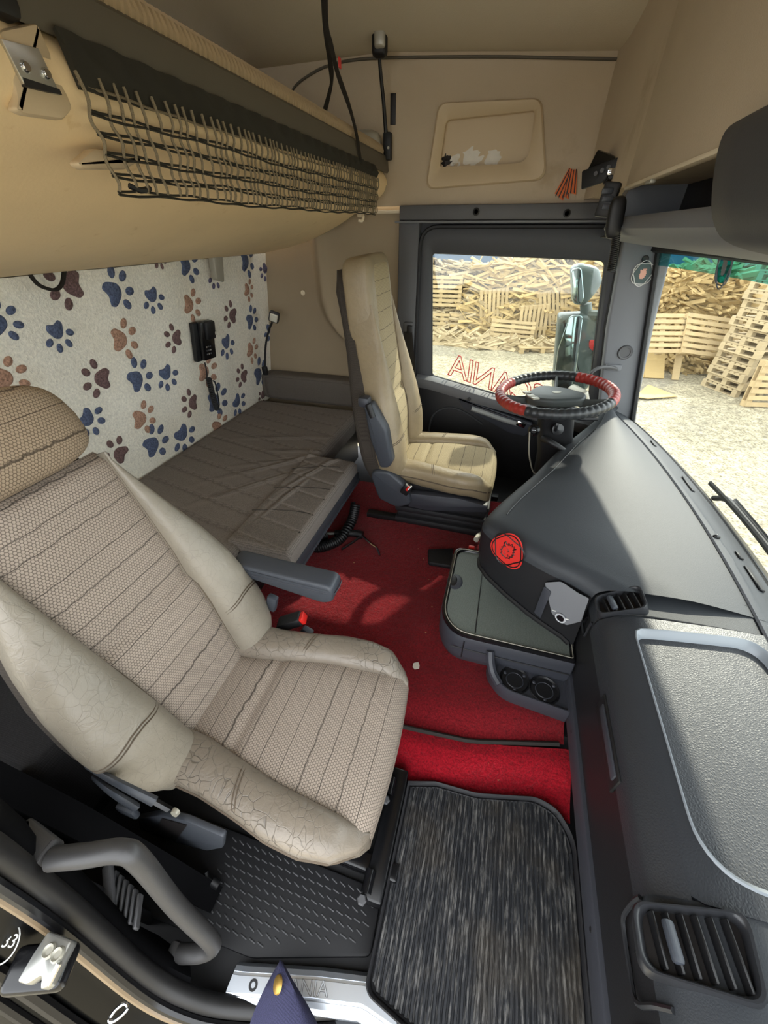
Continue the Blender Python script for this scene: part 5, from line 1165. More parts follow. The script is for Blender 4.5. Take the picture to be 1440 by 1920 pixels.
# end bracket with steel hinge plate
bkq = [onX(*q, -0.585) for q in ((0, 55), (75, 40), (125, 160), (142, 205), (125, 225), (50, 215), (32, 205), (36, 180))]
brk = mk('end_bracket', prism(rpoly([(p[1], p[2]) for p in bkq][::-1], 0.006), (-0.605, 0, 0), (0, 1, 0), ZA, 0.018, 0.006), 'beige_plastic', ub)
plq = [onX(*q, -0.58) for q in ((5, 72), (75, 90), (112, 168), (116, 178), (50, 160))]
pl_ = mk('hinge_plate', prism([(p[1], p[2]) for p in plq][::-1], (-0.588, 0, 0), (0, 1, 0), ZA, 0.006, 0.001), 'steel', brk)
mk('hinge_gap', prism([(p[1], p[2]) for p in [onX(*q, -0.58) for q in ((45, 145), (113, 167), (118, 178), (50, 162))]][::-1], (-0.587, 0, 0), (0, 1, 0), ZA, 0.006), 'black', brk)
for q in ((48, 125), (87, 138)): mk('plate_screw', lathe([(0, 0.003), (0.004, 0.003), (0.0055, 0.0), (0.0055, -0.002)], onX(*q, -0.581), XA, 12), 'chrome', pl_)
mk('end_cover', box((-0.605, 0.46, 1.38), (0.05, 0.17, 0.085), 0.012), 'black', ub)
# net
net = thing('cargo_net', 'dark knotted cord safety net hanging from the upper bunk edge', 'net', Vector((-0.58, 1.3, 1.2)))
NY0, NY1 = 0.585, 1.90
def xn(z, y): return -0.578 - 0.5 * max(0, 1.29 - z) * 0.25 + 0.004 * math.sin(y * 9)
bnd = []
for i in range(120):
    y = NY0 - 0.005 + (NY1 - NY0) * i / 119; w = 0.003 * math.sin(i * 1.1); hb_ = interp(i, [0, 119], [0.052, 0.035])
    bnd.append([Vector((-0.582 + w, y, 1.348)), Vector((-0.576 + w, y, 1.335)), Vector((-0.575 - w, y + 0.004, 1.348 - hb_ * 0.6)), Vector((-0.579 + w, y + 0.006, 1.348 - hb_)), Vector((-0.583 + w, y + 0.006, 1.348 - hb_)), Vector((-0.586, y, 1.345))])
mk('net_band', loft(bnd, True, True), 'band', net, smooth=50)
zrow = [1.298, 1.283, 1.262, 1.240, 1.218, 1.200]
def nz(row, y):
    base = 1.30 - row * 0.0195; sag = 0.010 * math.sin((y - NY0) / (NY1 - NY0) * math.pi)
    return base - 0.004 * row * (0.3 - 0.3 * (y - NY0)) + 0.0012 * math.sin(y * 14 + row * 2) - sag * 0.3
for r in range(6):
    for dz in ((0, 0.0045) if r != 0 else (0,)):
        mk('net_row_cord', tube([(xn(nz(r, y), y) + 0.003, y, nz(r, y) - dz + 0.0010 * math.sin(y * 60 + dz * 900)) for y in np.linspace(NY0 + 0.004 * r, NY1, 70)], 0.0017, 4), 'band' if r > 0 else 'net', net)
ncol = 64
for k in range(ncol):
    y = NY0 + (NY1 - NY0) * (k / (ncol - 1)) ** 0.93
    pts = []
    for i in range(13):
        f = i / 12 * 5.0; yy = y + 0.005 * math.sin(k * 1.3) + 0.0045 * f * (1.0 if k < 6 else 0.55) + 0.0015 * math.sin(f * math.pi + k)
        z = nz(f, yy) if i else 1.312
        pts.append((xn(z, yy) + 0.004 + 0.003 * math.sin(f * math.pi), yy, z))
    mk('net_cord', tube(pts, 0.0024, 5, k=2), 'net', net)
mk('net_tassel', tube([(-0.59, NY0 + 0.045, 1.204), (-0.585, NY0 + 0.06, 1.199), (-0.588, NY0 + 0.085, 1.203)], 0.004, 6, k=3), 'black', net)
# bunk support straps from the roof
stp_ = thing('bunk_strap', 'twisted black webbing strap holding the upper bunk to the roof', 'strap', onX(676, 300, -0.60))
mk('strap', tube([(-0.60, 1.53, 1.72), onX(612, 40, -0.60), onX(622, 90, -0.60), onX(634, 140, -0.60), onX(655, 200, -0.595), onX(668, 250, -0.585), onX(676, 300, -0.582)], 0.0085, 6, k=5, flat=0.2, up=(0.3, 1, 0)), 'webbing', stp_)
mk('strap', tube([(-0.61, 1.52, 1.72), onX(608, 45, -0.62), onX(618, 110, -0.63), onX(622, 150, -0.65), onX(615, 185, -0.66), onX(607, 215, -0.66)], 0.0085, 6, k=5, flat=0.2, up=(0.2, 1, 0)), 'webbing', stp_)
mk('strap_label', box(onX(637, 118, -0.595), (0.004, 0.016, 0.022), 0.001), 'red', stp_)
mk('roof_bracket', box((-0.60, 1.53, 1.735), (0.05, 0.09, 0.03), 0.006), 'cream_plastic', stp_)
# tall reading lamp by the side wall
rl = thing('reading_lamp', 'reading lamp on a long black neck above the end of the upper bunk', 'lamp', onY(727, 290, 2.08))
mk('lamp_base', box(onY(727, 275, 2.075), (0.034, 0.03, 0.085), 0.006), 'black', rl)
mk('base_screw', lathe([(0, 0.003), (0.004, 0.003), (0.005, 0)], onY(728, 277, 2.058), (0, -1, 0), 10), 'silver', rl)
mk('goose_neck', tube([onY(724, 255, 2.07), onY(719, 190, 2.05), onY(713, 130, 2.02), onY(711, 98, 2.0)], lambda t: 0.008 - 0.002 * t, 8, k=6), 'black', rl)
mk('lamp_head', box(onY(712, 70, 2.0), (0.056, 0.04, 0.098), 0.016, 3), 'black', rl)
mk('lamp_lens', box(onY(712, 66, 1.978), (0.040, 0.02, 0.062), 0.010, 3), 'silver', rl)
tag(mk('roof_rail', tube([(-0.70, 1.95, 1.765), (-0.63, 1.99, 1.74), (-0.60, 2.0, 1.715)], 0.012, 8), 'silver'), 'short silver rail on the roof above the tall reading lamp', 'rail')
tag(mk('coat_hook', merge(box(onY(676, 398, 2.095), (0.034, 0.012, 0.035), 0.005), tube([onY(678, 396, 2.09), onY(681, 405, 2.07), onY(679, 414, 2.06), onY(672, 413, 2.055)], 0.006, 8, k=4)), 'cream_plastic'), 'small cream coat hook under the end of the upper bunk', 'hook')
tag(mk('tape_strip', box(onY(737, 205, 2.097), (0.022, 0.004, 0.088), 0.001), 'ink'), 'short black tape strip on the felt wall by the lamp', 'tape')
# grey cap behind the bunk end by the side wall
tag(mk('bunk_end_pad', sell((-0.68, 2.03, 1.435), (0.075, 0.045, 0.035), 0.7, 0.8, None, 20, 12), 'silver'), 'grey rounded pad at the far end of the upper bunk', 'pad')

# ================================================================== OVERHEAD CABINET AND SHELF
oc = thing('overhead_cabinet', 'beige overhead cabinet with a dark open shelf above the windscreen', 'cabinet', Vector((0.4, 1.05, 1.09)))
mk('cabinet_body', loft([[Vector((x + k, y, z)) for x, z in ((0.262, 1.70), (0.258, 1.50), (0.262, 1.245), (0.55, 1.245), (0.55, 1.70))] for y, k in ((-0.08, 0), (0.5, 0), (1.0, 0), (1.465, 0), (1.75, -0.012), (2.0, -0.035), (2.098, -0.05))], True, True), 'felt', oc, smooth=40)
cdp = mk('cabinet_door', box((0.252, 0.70, 1.43), (0.016, 1.53, 0.385), 0.006), 'felt', oc)
mk('door_edge', box((0.250, 0.70, 1.2385), (0.018, 1.53, 0.008), 0.003), 'cream_plastic', cdp)
mk('door_catch', box((0.246, 1.20, 1.232), (0.012, 0.05, 0.008), 0.003), 'silver', cdp)
sh = [(0.248, 1.176), (0.236, 1.168), (0.232, 1.152), (0.242, 1.139), (0.30, 1.125), (0.42, 1.105), (0.58, 1.086), (0.59, 1.10), (0.55, 1.24), (0.54, 1.24), (0.53, 1.135), (0.30, 1.158)]
mk('shelf', loft([[Vector((x, y, z)) for x, z in sh] for y in np.linspace(0.60, 1.50, 6)], True, True), 'pillar', oc, smooth=50)
mk('shelf_far_end', loft([[Vector((x, y, z)) for x, z in ((0.26 + k, 1.245), (0.236 + k, 1.168), (0.232 + k, 1.152), (0.242 + k, 1.139), (0.30, 1.125), (0.42, 1.105), (0.58, 1.086), (0.58, 1.245))] for y, k in ((1.48, 0), (1.60, 0.01), (1.75, 0.03), (1.90, 0.06), (2.0, 0.10), (2.06, 0.15))], True, True), 'pillar', oc, smooth=50)
bl = [(q[0], q[2]) for q in cr([(a, 0, b) for a, b in ((0.255, 1.262), (0.225, 1.255), (0.212, 1.235), (0.208, 1.19), (0.213, 1.155), (0.235, 1.135), (0.30, 1.122), (0.42, 1.105), (0.58, 1.086))], 4)] + [(0.58, 1.26)]
def bsec(y, k): return [Vector((x + k * (0.3 - x if x < 0.3 else 0), y - (1.05 * (1.262 - z) if y > 0.6 else 0), z)) for x, z in bl]
mk('switch_panel', loft([bsec(y, k) for y, k in ((-0.05, 0), (0.3, 0), (0.70, 0), (0.765, 0.03), (0.782, 0.14), (0.788, 0.4))], True, True), 'door_dark', oc, smooth=75)
mk('shelf_dark_inside', merge(box((0.42, 1.08, 1.168), (0.26, 0.80, 0.012), 0.002), box((0.40, 1.08, 1.205), (0.012, 0.80, 0.08), 0.002)), 'ink', oc)  # black boxes make the inside of the shelf opening dark
# two-way radio hung from the cabinet, with microphone and coiled lead
cb = thing('radio_set', 'black two-way radio with a hanging microphone and coiled lead', 'radio', onY(1140, 420, 1.80))
Rb = rot(0, 0, -0.55).to_3x3()
pr0 = onY(1133, 320, 1.86)
mk('radio_body', box(pr0 + Vector((0.045, 0.0, 0.0)), (0.14, 0.16, 0.055), 0.006, 2, rot(0.0, 0.35, -0.5).to_3x3()), 'blackgloss', cb)
rf_ = mk('radio_face', box(onY(1128, 325, 1.78), (0.12, 0.012, 0.05), 0.004, 2, rot(0.0, -0.25, -0.45).to_3x3()), 'black', cb)
for i in range(3): mk('radio_knob', lathe([(0, 0.012), (0.006, 0.012), (0.007, 0)], onY(1118 + i * 12, 326 - i * 6, 1.775), (-0.3, -1, 0), 12), 'trim', rf_)
mk('radio_mount', box(onY(1140, 375, 1.45), (0.040, 0.03, 0.075), 0.006, 2, rot(0, 0.1, -0.3).to_3x3()), 'black', cb)
for i in range(3): mk('mount_button', box(onY(1139, 358 + i * 15, 1.432), (0.028, 0.008, 0.013), 0.003), 'slate', cb)
mk('mic_clip', box(onY(1148, 322, 1.76), (0.03, 0.02, 0.018), 0.003), 'chrome', cb)
mk('microphone', sell(onY(1154, 408, 1.30), (0.019, 0.015, 0.042), 0.6, 0.7, rot(0, -0.1, 0).to_3x3(), 18, 12), 'black', cb)
mk('coiled_lead', coil(onY(1156, 432, 1.30), onY(1145, 508, 1.30), 0.0075, 20, 0.0026, [onY(1152, 470, 1.30)]), 'black', cb)
mk('coiled_lead', coil(onY(1135, 335, 1.77), onY(1162, 345, 1.77), 0.008, 12, 0.003, [onY(1146, 352, 1.77)]), 'black', cb)
mk('lead', tube([onY(1145, 508, 1.30), onY(1153, 505, 1.30), onY(1158, 470, 1.305), onY(1158, 436, 1.305)], 0.0035, 6, k=4), 'black', cb)
# ribbon pinned to the felt
rb = thing('striped_ribbon', 'folded orange and black striped ribbon pinned on the felt wall', 'ribbon', onY(1055, 375, 2.09))
for (a, b, w, y, tl) in (((1072, 317), (1046, 373), 0.042, 2.095, 0), ((1076, 318), (1069, 366), 0.042, 2.088, 1), ((1070, 320), (1060, 374), 0.026, 2.092, 0)):
    A = onY(*a, y); Bp = onY(*b, y); d = (Bp - A).normalized(); sx_ = Vector((0, -1, 0)).cross(d).normalized()
    mk('ribbon_tail', prism([(-w / 2 * 0.55, 0), (w / 2 * 0.55, 0), (w / 2, (Bp - A).length), (-w / 2, (Bp - A).length - 0.012)], A, sx_, d, 0.0012), 'orange', rb, smooth=None)
    for k in (-1, 0, 1):
        mk('ribbon_stripe', prism([(k * w * 0.20 - w * 0.04, 0), (k * w * 0.20 + w * 0.04, 0), (k * w * 0.32 + w * 0.055, (Bp - A).length - 0.002), (k * w * 0.32 - w * 0.055, (Bp - A).length - 0.008)], A + Vector((0, -0.0035, 0)), sx_, d, 0.0008), 'ink', rb, smooth=None)
# crumpled tissues in the bin
def crumple(c, r, seed, n=26):
    rnd = random.Random(seed); V, F = sell((0, 0, 0), (1, 1, 1), 1, 1, None, n, 14); out = []
    fr = [(Vector((rnd.uniform(-1, 1), rnd.uniform(-1, 1), rnd.uniform(-1, 1))).normalized(), rnd.uniform(4, 11), rnd.uniform(0, 6)) for _ in range(9)]
    for v in V:
        k = 1 + sum(0.07 * abs(math.sin(v.dot(a) * f + p)) for a, f, p in fr) - 0.28; out.append(Vector(c) + Vector((v[0] * r[0], v[1] * r[1], v[2] * r[2])) * k)
    return out, F
zf = 1.362
for i, (x, r, m, nm, lb_) in enumerate(((-0.315, 0.034, 'tissue', 'tissue', 'small crumpled white tissue at the left of the wall bin heap'), (-0.245, 0.050, 'tissue', 'tissue', 'largest crumpled white tissue in the middle of the wall bin'), (-0.165, 0.040, 'tissue', 'tissue', 'crumpled white tissue at the right in the wall bin'), (-0.350, 0.030, 'ink', 'rag', 'dark crumpled rag in the left corner of the wall bin'))):
    tag(mk(nm, crumple((x, 2.155, zf + r * 0.52), (r * 1.35, 0.028, r), 3 + i), m, smooth=20), lb_, nm)

# ================================================================== PASSENGER DOORWAY: PILLAR, SEAL, GRAB HANDLE
zp = [((-60, 1500), 0.75), ((-40, 1575), 0.58), ((0, 1602), 0.48), ((130, 1700), 0.28), ((270, 1822), 0.06), ((350, 1868), -0.03), ((430, 1888), -0.085), ((560, 1893), -0.10), ((690, 1888), -0.10), ((760, 1914), -0.10)]
edge = [onZ(q[0], q[1], z) for q, z in zp]
ec = cr(edge, 5)
jamb = sroot('trim_7', 'black painted door jamb with rubber seal at the passenger door', 'door jamb', Vector((-0.45, -0.05, -0.12)))
mk('door_seal', tube(ec, 0.016, 10), 'seal', jamb, smooth=60)
mk('seal_lip', tube([p + Vector((0.006, -0.022, -0.004)) for p in ec], 0.008, 8), 'blackgloss', jamb)
# painted jamb swept outward from the seal and inner trim swept inward
def sweep(offs):
    return loft([[p + Vector(o) for o in offs] for p in ec], False, False)
mk('painted_jamb', sweep([(0.0, -0.01, -0.012), (-0.012, -0.03, -0.02), (-0.03, -0.045, -0.03), (-0.04, -0.07, -0.03), (-0.06, -0.078, -0.035), (-0.085, -0.082, -0.04), (-0.10, -0.10, -0.05), (-0.14, -0.105, -0.06), (-0.30, -0.11, -0.10), (-0.5, -0.20, -0.25), (-0.6, -0.35, -0.4)]), 'bodypaint', jamb, smooth=50)
mk('seal_highlight', tube([p + Vector((-0.004, -0.030, -0.002)) for p in ec], 0.0055, 8), 'seal_glint', jamb)  # tube stands in for the highlight along the rubber seal
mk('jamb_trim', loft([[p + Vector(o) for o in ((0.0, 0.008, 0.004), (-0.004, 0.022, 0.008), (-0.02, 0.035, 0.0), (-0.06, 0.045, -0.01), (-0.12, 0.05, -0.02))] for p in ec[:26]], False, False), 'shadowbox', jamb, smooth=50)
sk_ = Vector((-0.50, -0.092, 0.30))
s1 = onZ(92, 1800, 0.30)
Rs = (rot(0, 0, 0).to_3x3())
stk = mk('lock_striker', prism(rpoly([tuple(((onZ(*q, 0.30) - s1)[0], (onZ(*q, 0.30) - s1)[1])) for q in ((100, 1748), (145, 1765), (100, 1852), (85, 1858), (88, 1830), (60, 1848), (42, 1842), (72, 1790))], 0.004), s1 + Vector((0, 0, -0.005)), XA, YA, 0.02, 0.003), 'steel', jamb)
for q in ((92, 1783), (108, 1790)): mk('striker_screw', lathe([(0, 0.001), (0.004, 0.001), (0.007, 0.004), (0.009, 0.0)], onZ(*q, 0.3165), ZA, 14), 'silver', jamb)
mk('latch_pin', tube([onZ(92, 1845, 0.31), onZ(112, 1805, 0.32)], 0.004, 8), 'chrome', jamb)
mk('number_ring', merge(lathe([(0.020, 0.0), (0.021, 0.0015), (0.022, 0.0)], onZ(8, 1770, 0.30), (0, -0.3, 1), 24, False), text_mesh('33', 0.020, onZ(0, 1776, 0.301), (0.97, 0.24, 0), (-0.24, 0.97, 0), 0.0006)), 'white', jamb)
mk('wire_ring', tube([onZ(q[0], q[1], 0.24) for q in ((205, 1912), (215, 1895), (232, 1882), (240, 1888), (230, 1902), (212, 1915))], 0.0022, 6, True, k=4), 'chrome', jamb)
mk('jamb_ridge', tube([p + Vector((-0.055, -0.085, -0.03)) for p in ec], 0.010, 8), 'blackgloss', jamb)
mk('jamb_ridge', tube([p + Vector((-0.115, -0.108, -0.05)) for p in ec], 0.008, 8), 'blackgloss', jamb)
mk('striker_plate', box(onZ(78, 1815, 0.272), (0.085, 0.05, 0.03), 0.010, 3, rot(0, 0, 0.35).to_3x3()), 'blackgloss', jamb)
# grab handle
gh = thing('grab_handle', 'curved dark grey grab handle beside the passenger door', 'handle', onZ(345, 1785, -0.03))
gp = [onZ(98, 1610, 0.40), onZ(160, 1604, 0.41), onZ(225, 1596, 0.41), onZ(262, 1615, 0.38), onZ(330, 1698, 0.20), onZ(392, 1760, 0.06), onZ(398, 1776, 0.02), onZ(375, 1786, 0.0), onZ(336, 1788, -0.01)]
mk('bar', tube(gp, 0.0155, 14, k=8), 'handle', gh, smooth=70)
mk('upper_mount', prism(rpoly([(-0.05, -0.02), (0.012, -0.022), (0.018, 0.015), (-0.05, 0.03)], 0.006), onZ(92, 1600, 0.385), (1, 0.1, 0), YA, 0.03, 0.006), 'handle', gh)
mk('lower_mount', box(onZ(332, 1786, -0.02), (0.03, 0.03, 0.04), 0.008), 'handle', gh)
# dark clutter behind the passenger seat: side trim with ribbed vent, hose and panel
bx_ = thing('seat_side_trim', 'shade-dark plastic trim with ribbed grille behind the grab handle', 'trim panel', Vector((-0.45, 0.06, -0.1)))
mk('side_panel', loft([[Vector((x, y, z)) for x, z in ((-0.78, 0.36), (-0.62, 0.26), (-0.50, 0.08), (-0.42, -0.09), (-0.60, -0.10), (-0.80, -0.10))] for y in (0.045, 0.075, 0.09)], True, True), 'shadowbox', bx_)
for k in range(7):
    c = onZ(205 + k * 9, 1655 + k * 9, 0.12)
    mk('grille_rib', box(c, (0.006, 0.05, 0.02), 0.002, 1, rot(0, 0, 0.6).to_3x3()), 'trim', bx_)
mk('grille_lever', box(onZ(205, 1665, 0.14), (0.075, 0.018, 0.014), 0.005, 2, rot(0.2, 0.3, -0.8).to_3x3()), 'trim', bx_)
mk('hose', tube([onZ(75, 1490, 0.22), onZ(85, 1515, 0.20), onZ(110, 1525, 0.18), onZ(150, 1550, 0.16)], 0.010, 8, k=4), 'black', bx_)
tag(mk('loose_plug', merge(tube([onZ(385, 1636, -0.05), onZ(388, 1646, -0.055), onZ(398, 1654, -0.06)], 0.006, 8, k=4), tube([onZ(398, 1652, -0.06), onZ(410, 1660, -0.065)], 0.010, 10)), 'black'), 'small loose black plug lying under the passenger seat', 'plug')
# navy cloth tab with a brass snap, pointing up from below the sill
nc = thing('cloth_strap', 'folded navy cloth strap with a brass snap button in front of the sill', 'strap', onZ(530, 1915, -0.12))
zc = 0.02
q0 = [(527, 1799), (548, 1826), (547, 1838), (592, 1925), (600, 1960), (460, 1960), (472, 1905), (498, 1848), (508, 1826)]
def cz(p): return zc + (p[1] - 1920) * -0.0002
C3 = [onZ(p[0], p[1], cz(p)) for p in q0]
ctr = sum(C3, Vector()) / len(C3)
ridge = [onZ(526, 1800, 0.05), onZ(545, 1850, 0.052), onZ(560, 1900, 0.048), onZ(565, 1960, 0.04)]
lft = [onZ(525, 1801, 0.046), onZ(500, 1845, 0.028), onZ(474, 1903, 0.012), onZ(458, 1960, 0.0)]
rgt = [onZ(528, 1801, 0.046), onZ(550, 1840, 0.030), onZ(588, 1905, 0.012), onZ(612, 1960, 0.0)]
mk('cloth_tab', loft([[a, a.lerp(r_, 0.5) + Vector((0, 0, 0.010)), r_, b.lerp(r_, 0.5) + Vector((0, 0, 0.012)), b, b + Vector((0, 0, -0.006)), a + Vector((0, 0, -0.006))] for a, r_, b in zip(cr(lft, 5), cr(ridge, 5), cr(rgt, 5))], True, True), 'navy', nc, smooth=60)
mk('snap_button', lathe([(0, 0.003), (0.008, 0.0025), (0.0115, 0.001), (0.0125, -0.002)], onZ(520, 1846, 0.056), (-0.75, -0.25, 0.75), 20), 'brass', nc)
# step grating below the sill
sg = thing('step_grating', 'open metal step grating below the door sill', 'step', Vector((-0.05, -0.06, -0.45)))
mk('step_frame', ringprism(rrect(-0.30, 0.30, -0.30, 0.04, 0.03), rrect(-0.275, 0.275, -0.275, 0.015, 0.03), (0, 0, -0.42), XA, YA, 0.03), 'alu', sg)
for k in range(9):
    for s_ in (-1, 1): mk('grating_bar', box((-0.24 + k * 0.06, -0.13, -0.405), (0.006, 0.30, 0.02), 0.001, 1, rot(0, 0, 0.5 * s_).to_3x3()), 'alu', sg)

# ================================================================== THINGS LYING ON THE CARPET
ag = thing('air_blow_gun', 'black air blow gun with a bent steel nozzle lying on the red carpet', 'air gun', onZ(650, 1005, 0.0))
mk('gun_body', tube([onZ(628, 1000, 0.02), onZ(645, 1000, 0.022), onZ(665, 1000, 0.022), onZ(680, 1003, 0.02)], lambda t: 0.014 + 0.004 * t, 10, k=4), 'black', ag)
mk('gun_trigger', tube([onZ(676, 1006, 0.018), onZ(660, 1018, 0.012), onZ(641, 1030, 0.01)], 0.006, 8, k=4, flat=0.6), 'black', ag)
mk('gun_nozzle', tube([onZ(680, 1005, 0.02), onZ(695, 1020, 0.014), onZ(706, 1028, 0.01), onZ(712, 1042, 0.008)], 0.005, 8, k=4), 'chrome', ag)
mk('gun_fitting', tube([onZ(610, 1000, 0.02), onZ(629, 1000, 0.02)], 0.008, 8), 'steel', ag)
tag(mk('coiled_hose', coil(onZ(667, 945, 0.10), onZ(612, 1002, 0.022), 0.019, 44, 0.0062, [onZ(660, 975, 0.05), onZ(640, 1008, 0.025), onZ(615, 1022, 0.022), onZ(592, 1026, 0.022), onZ(590, 1012, 0.022)], 6, 9), 'black'), 'black coiled air hose beside the bunk frame', 'hose')
tag(mk('pedal_pad', prism(rpoly([tuple(onZ(*q, 0.02).to_2d()) for q in ((802, 1030), (850, 1028), (848, 1062), (803, 1055))][::-1], 0.01), (0, 0, 0.002), XA, YA, 0.022, 0.006), 'rubber'), 'black ribbed rubber pad on the carpet by the console', 'pad')
def flake(c, r, seed):
    rnd = random.Random(seed); P = [(r * rnd.uniform(0.6, 1.1) * math.cos(a), r * rnd.uniform(0.6, 1.1) * math.sin(a)) for a in [2 * math.pi * i / 7 for i in range(7)]]
    return prism(P, c, (1, 0.2, 0.15), (-0.2, 1, 0.1), 0.0015)
tag(mk('paper_scrap', flake(onZ(780, 1248, 0.006), 0.016, 3), 'paper', smooth=None), 'torn white paper scrap lying on the red carpet', 'scrap')
tag(mk('red_cloth_tag', merge(box(onZ(884, 1028, 0.19), (0.022, 0.012, 0.02), 0.003), box(onZ(882, 1034, 0.175), (0.026, 0.014, 0.014), 0.003)), 'red'), 'small bright red tag sticking out behind the drawer unit', 'tag')
tag(mk('white_lever', tube([onZ(905, 1000, 0.03), onZ(897, 1005, 0.05), onZ(893, 1012, 0.06)], 0.012, 8, k=3), 'tissue'), 'small pale lever end at the foot of the driver seat', 'lever')

# ================================================================== OUTSIDE: MIRRORS, WIPERS, YARD
GZ = -1.5
struct(mk('ground', gridsurf(lambda s, t: ((-30 + 60 * s, -20 + 60 * t, GZ + 0.02 * math.sin(s * 80) * math.sin(t * 70)), (s, t)), 60, 60)[0], 'gravel'), 'pale gravel yard outside the truck', 'ground')
# cab exterior skin below the windscreen and door so that nothing is seen through
struct(mk('wall_front', loft([[Vector((xw(y, 0.4) + o, y, z)) for o, z in ((0.015, 0.385), (0.06, 0.36), (0.09, 0.30), (0.10, -0.6), (0.0, -0.6))] for y in np.linspace(-0.02, 2.12, 24)], True, True), 'bodypaint'), 'dark outer front panel below the windscreen', 'wall')
struct(mk('wall_far_lower', box((0.05, 2.17, -0.05), (1.3, 0.03, 0.75), 0.005), 'bodypaint'), 'outer skin of the driver door', 'wall')
mi = thing('upper_mirror', 'short wide-angle outside mirror above the tall one', 'mirror', onY(1095, 580, 2.42))
def mprism(pts, y, th, bev, nm, mat, par, ex=XA):
    P = [onY(*q, y) for q in pts]; mk(nm, prism(rpoly([(p[0], p[2]) for p in P], 0.022, 4), (0, y + th, 0), ex, ZA, th, bev, 3), mat, par)
mprism(((1072, 503), (1090, 495), (1124, 502), (1132, 530), (1115, 555), (1098, 574), (1075, 572)), 2.40, 0.14, 0.03, 'housing', 'mirror_body', mi)
mprism(((1070, 505), (1091, 500), (1096, 560), (1088, 573), (1073, 566)), 2.392, 0.02, 0.006, 'mirror_glass', 'mirror', mi)
mk('bracket', tube([onY(1100, 590, 2.45), (0.50, 2.36, 0.80), (0.60, 2.16, 0.80)], 0.024, 8), 'mirror_body', mi)
mk('arm', tube([onY(1098, 570, 2.45), onY(1100, 592, 2.45)], 0.028, 10), 'mirror_body', mi)
mi = thing('lower_mirror', 'tall rectangular outside mirror behind the steering wheel', 'mirror', onY(1065, 722, 2.42))
mprism(((1048, 592), (1100, 590), (1128, 600), (1122, 700), (1100, 735), (1036, 735)), 2.40, 0.15, 0.03, 'housing', 'mirror_body', mi)
mprism(((1068, 592), (1094, 591), (1080, 700), (1070, 735), (1036, 735), (1046, 655)), 2.392, 0.02, 0.005, 'mirror_glass', 'mirror', mi)
mk('bracket', tube([onY(1108, 640, 2.47), (0.52, 2.36, 0.62), (0.62, 2.16, 0.62)], 0.024, 8), 'mirror_body', mi)
mprism(((1105, 636), (1122, 640), (1120, 660), (1104, 655)), 2.391, 0.015, 0.004, 'reflector', 'red', mi)
for k, (y0, y1, lab) in enumerate(((1.45, 0.72, 'long black wiper arm lying along the windscreen base on the driver side'), (0.95, 0.25, 'black wiper arm nearest the passenger side of the windscreen'))):
    w = thing('wiper', lab, 'wiper', Vector((0.9, y0, 0.36)))
    xo = lambda y, z, o: xw(y, z) + o
    mk('wiper_arm', tube([(xo(y0, 0.38, 0.07), y0, 0.36), (xo(y0 - 0.1, 0.42, 0.07), y0 - 0.1, 0.405), (xo((y0 + y1) / 2, 0.43, 0.06), (y0 + y1) / 2, 0.415)], 0.010, 8, k=4), 'black', w)
    mk('wiper_blade', tube([(xo(y, 0.43, 0.03), y, 0.425 + 0.01 * math.sin((y - y1) * 4)) for y in np.linspace(y0 - 0.02, y1, 14)], 0.009, 6, flat=0.6), 'rubber', w)
    mk('blade_bridge', tube([(xo(y, 0.44, 0.045), y, 0.445) for y in np.linspace(y0 - 0.15, y1 + 0.15, 10)], 0.006, 6), 'chrome', w)
# ---- pallets
def pallet_proto(name):
    root = bpy.data.objects.new(name, None); COL.objects.link(root); WL[root.name] = Vector((0, 0, 0))
    bd = box((0, 0, 0), (1.2, 0.076, 0.022), 0.0); 
    first = None
    for k in range(7):
        if first is None: o = first = mk('board', xf(bd, Matrix.Identity(4)), 'wood', root, smooth=None, origin=Vector((0, 0, 0)))
        else: o = first.copy(); COL.objects.link(o)
        o.location = (0, -0.35 + k * 0.1167, 0.133)
    st = None
    for x in (-0.55, 0, 0.55):
        if st is None: o = st = mk('stringer', box((0, 0, 0), (0.10, 0.80, 0.022), 0), 'wood', root, smooth=None, origin=Vector((0, 0, 0)))
        else: o = st.copy(); COL.objects.link(o)
        o.location = (x, 0, 0.111)
        o2 = st.copy(); COL.objects.link(o2); o2.location = (x, 0, 0.011)
    bk = None
    for x in (-0.55, 0, 0.55):
        for y in (-0.35, 0, 0.35):
            if bk is None: o = bk = mk('block', box((0, 0, 0), (0.10, 0.10, 0.078), 0), 'wood', root, smooth=None, origin=Vector((0, 0, 0)))
            else: o = bk.copy(); COL.objects.link(o)
            o.location = (x, y, 0.061)
    return root
def flat_pallet(mat):
    parts = [box((0, -0.35 + k * 0.1167, 0.133), (1.2, 0.085, 0.022), 0) for k in range(7)] + [box((x, 0, 0.111), (0.10, 0.80, 0.022), 0) for x in (-.55, 0, .55)] + [box((x, 0, 0.011), (0.10, 0.80, 0.022), 0) for x in (-.55, 0, .55)] + [box((x, y, 0.061), (0.10, 0.10, 0.078), 0) for x in (-.55, 0, .55) for y in (-.35, 0, .35)]
    return merge(*parts)
proto = pallet_proto('pallet')
leans = []          # (x, y, z, rx, ry, rz, label)
def place(o, x, y, z, e, label, cat, group=None):
    o.location = (x, y, z); o.rotation_euler = e; tag(o, label, cat, group)
spots = []
p = onZ(965, 650, GZ)
spots.append((onY(962, 605, 12.3), (math.radians(74), 0.05, 0.12), 'pale pallet leaning against the firewood stack seen in the side window'))
spots.append((onY(1000, 590, 12.6), (math.radians(78), 1.50, 0.1), 'grey pallet standing on end beside the leaning pale pallet'))
spots.append((onY(928, 560, 12.9), (math.radians(80), 1.45, 0.0), 'tall upright pallet in the middle of the side window'))
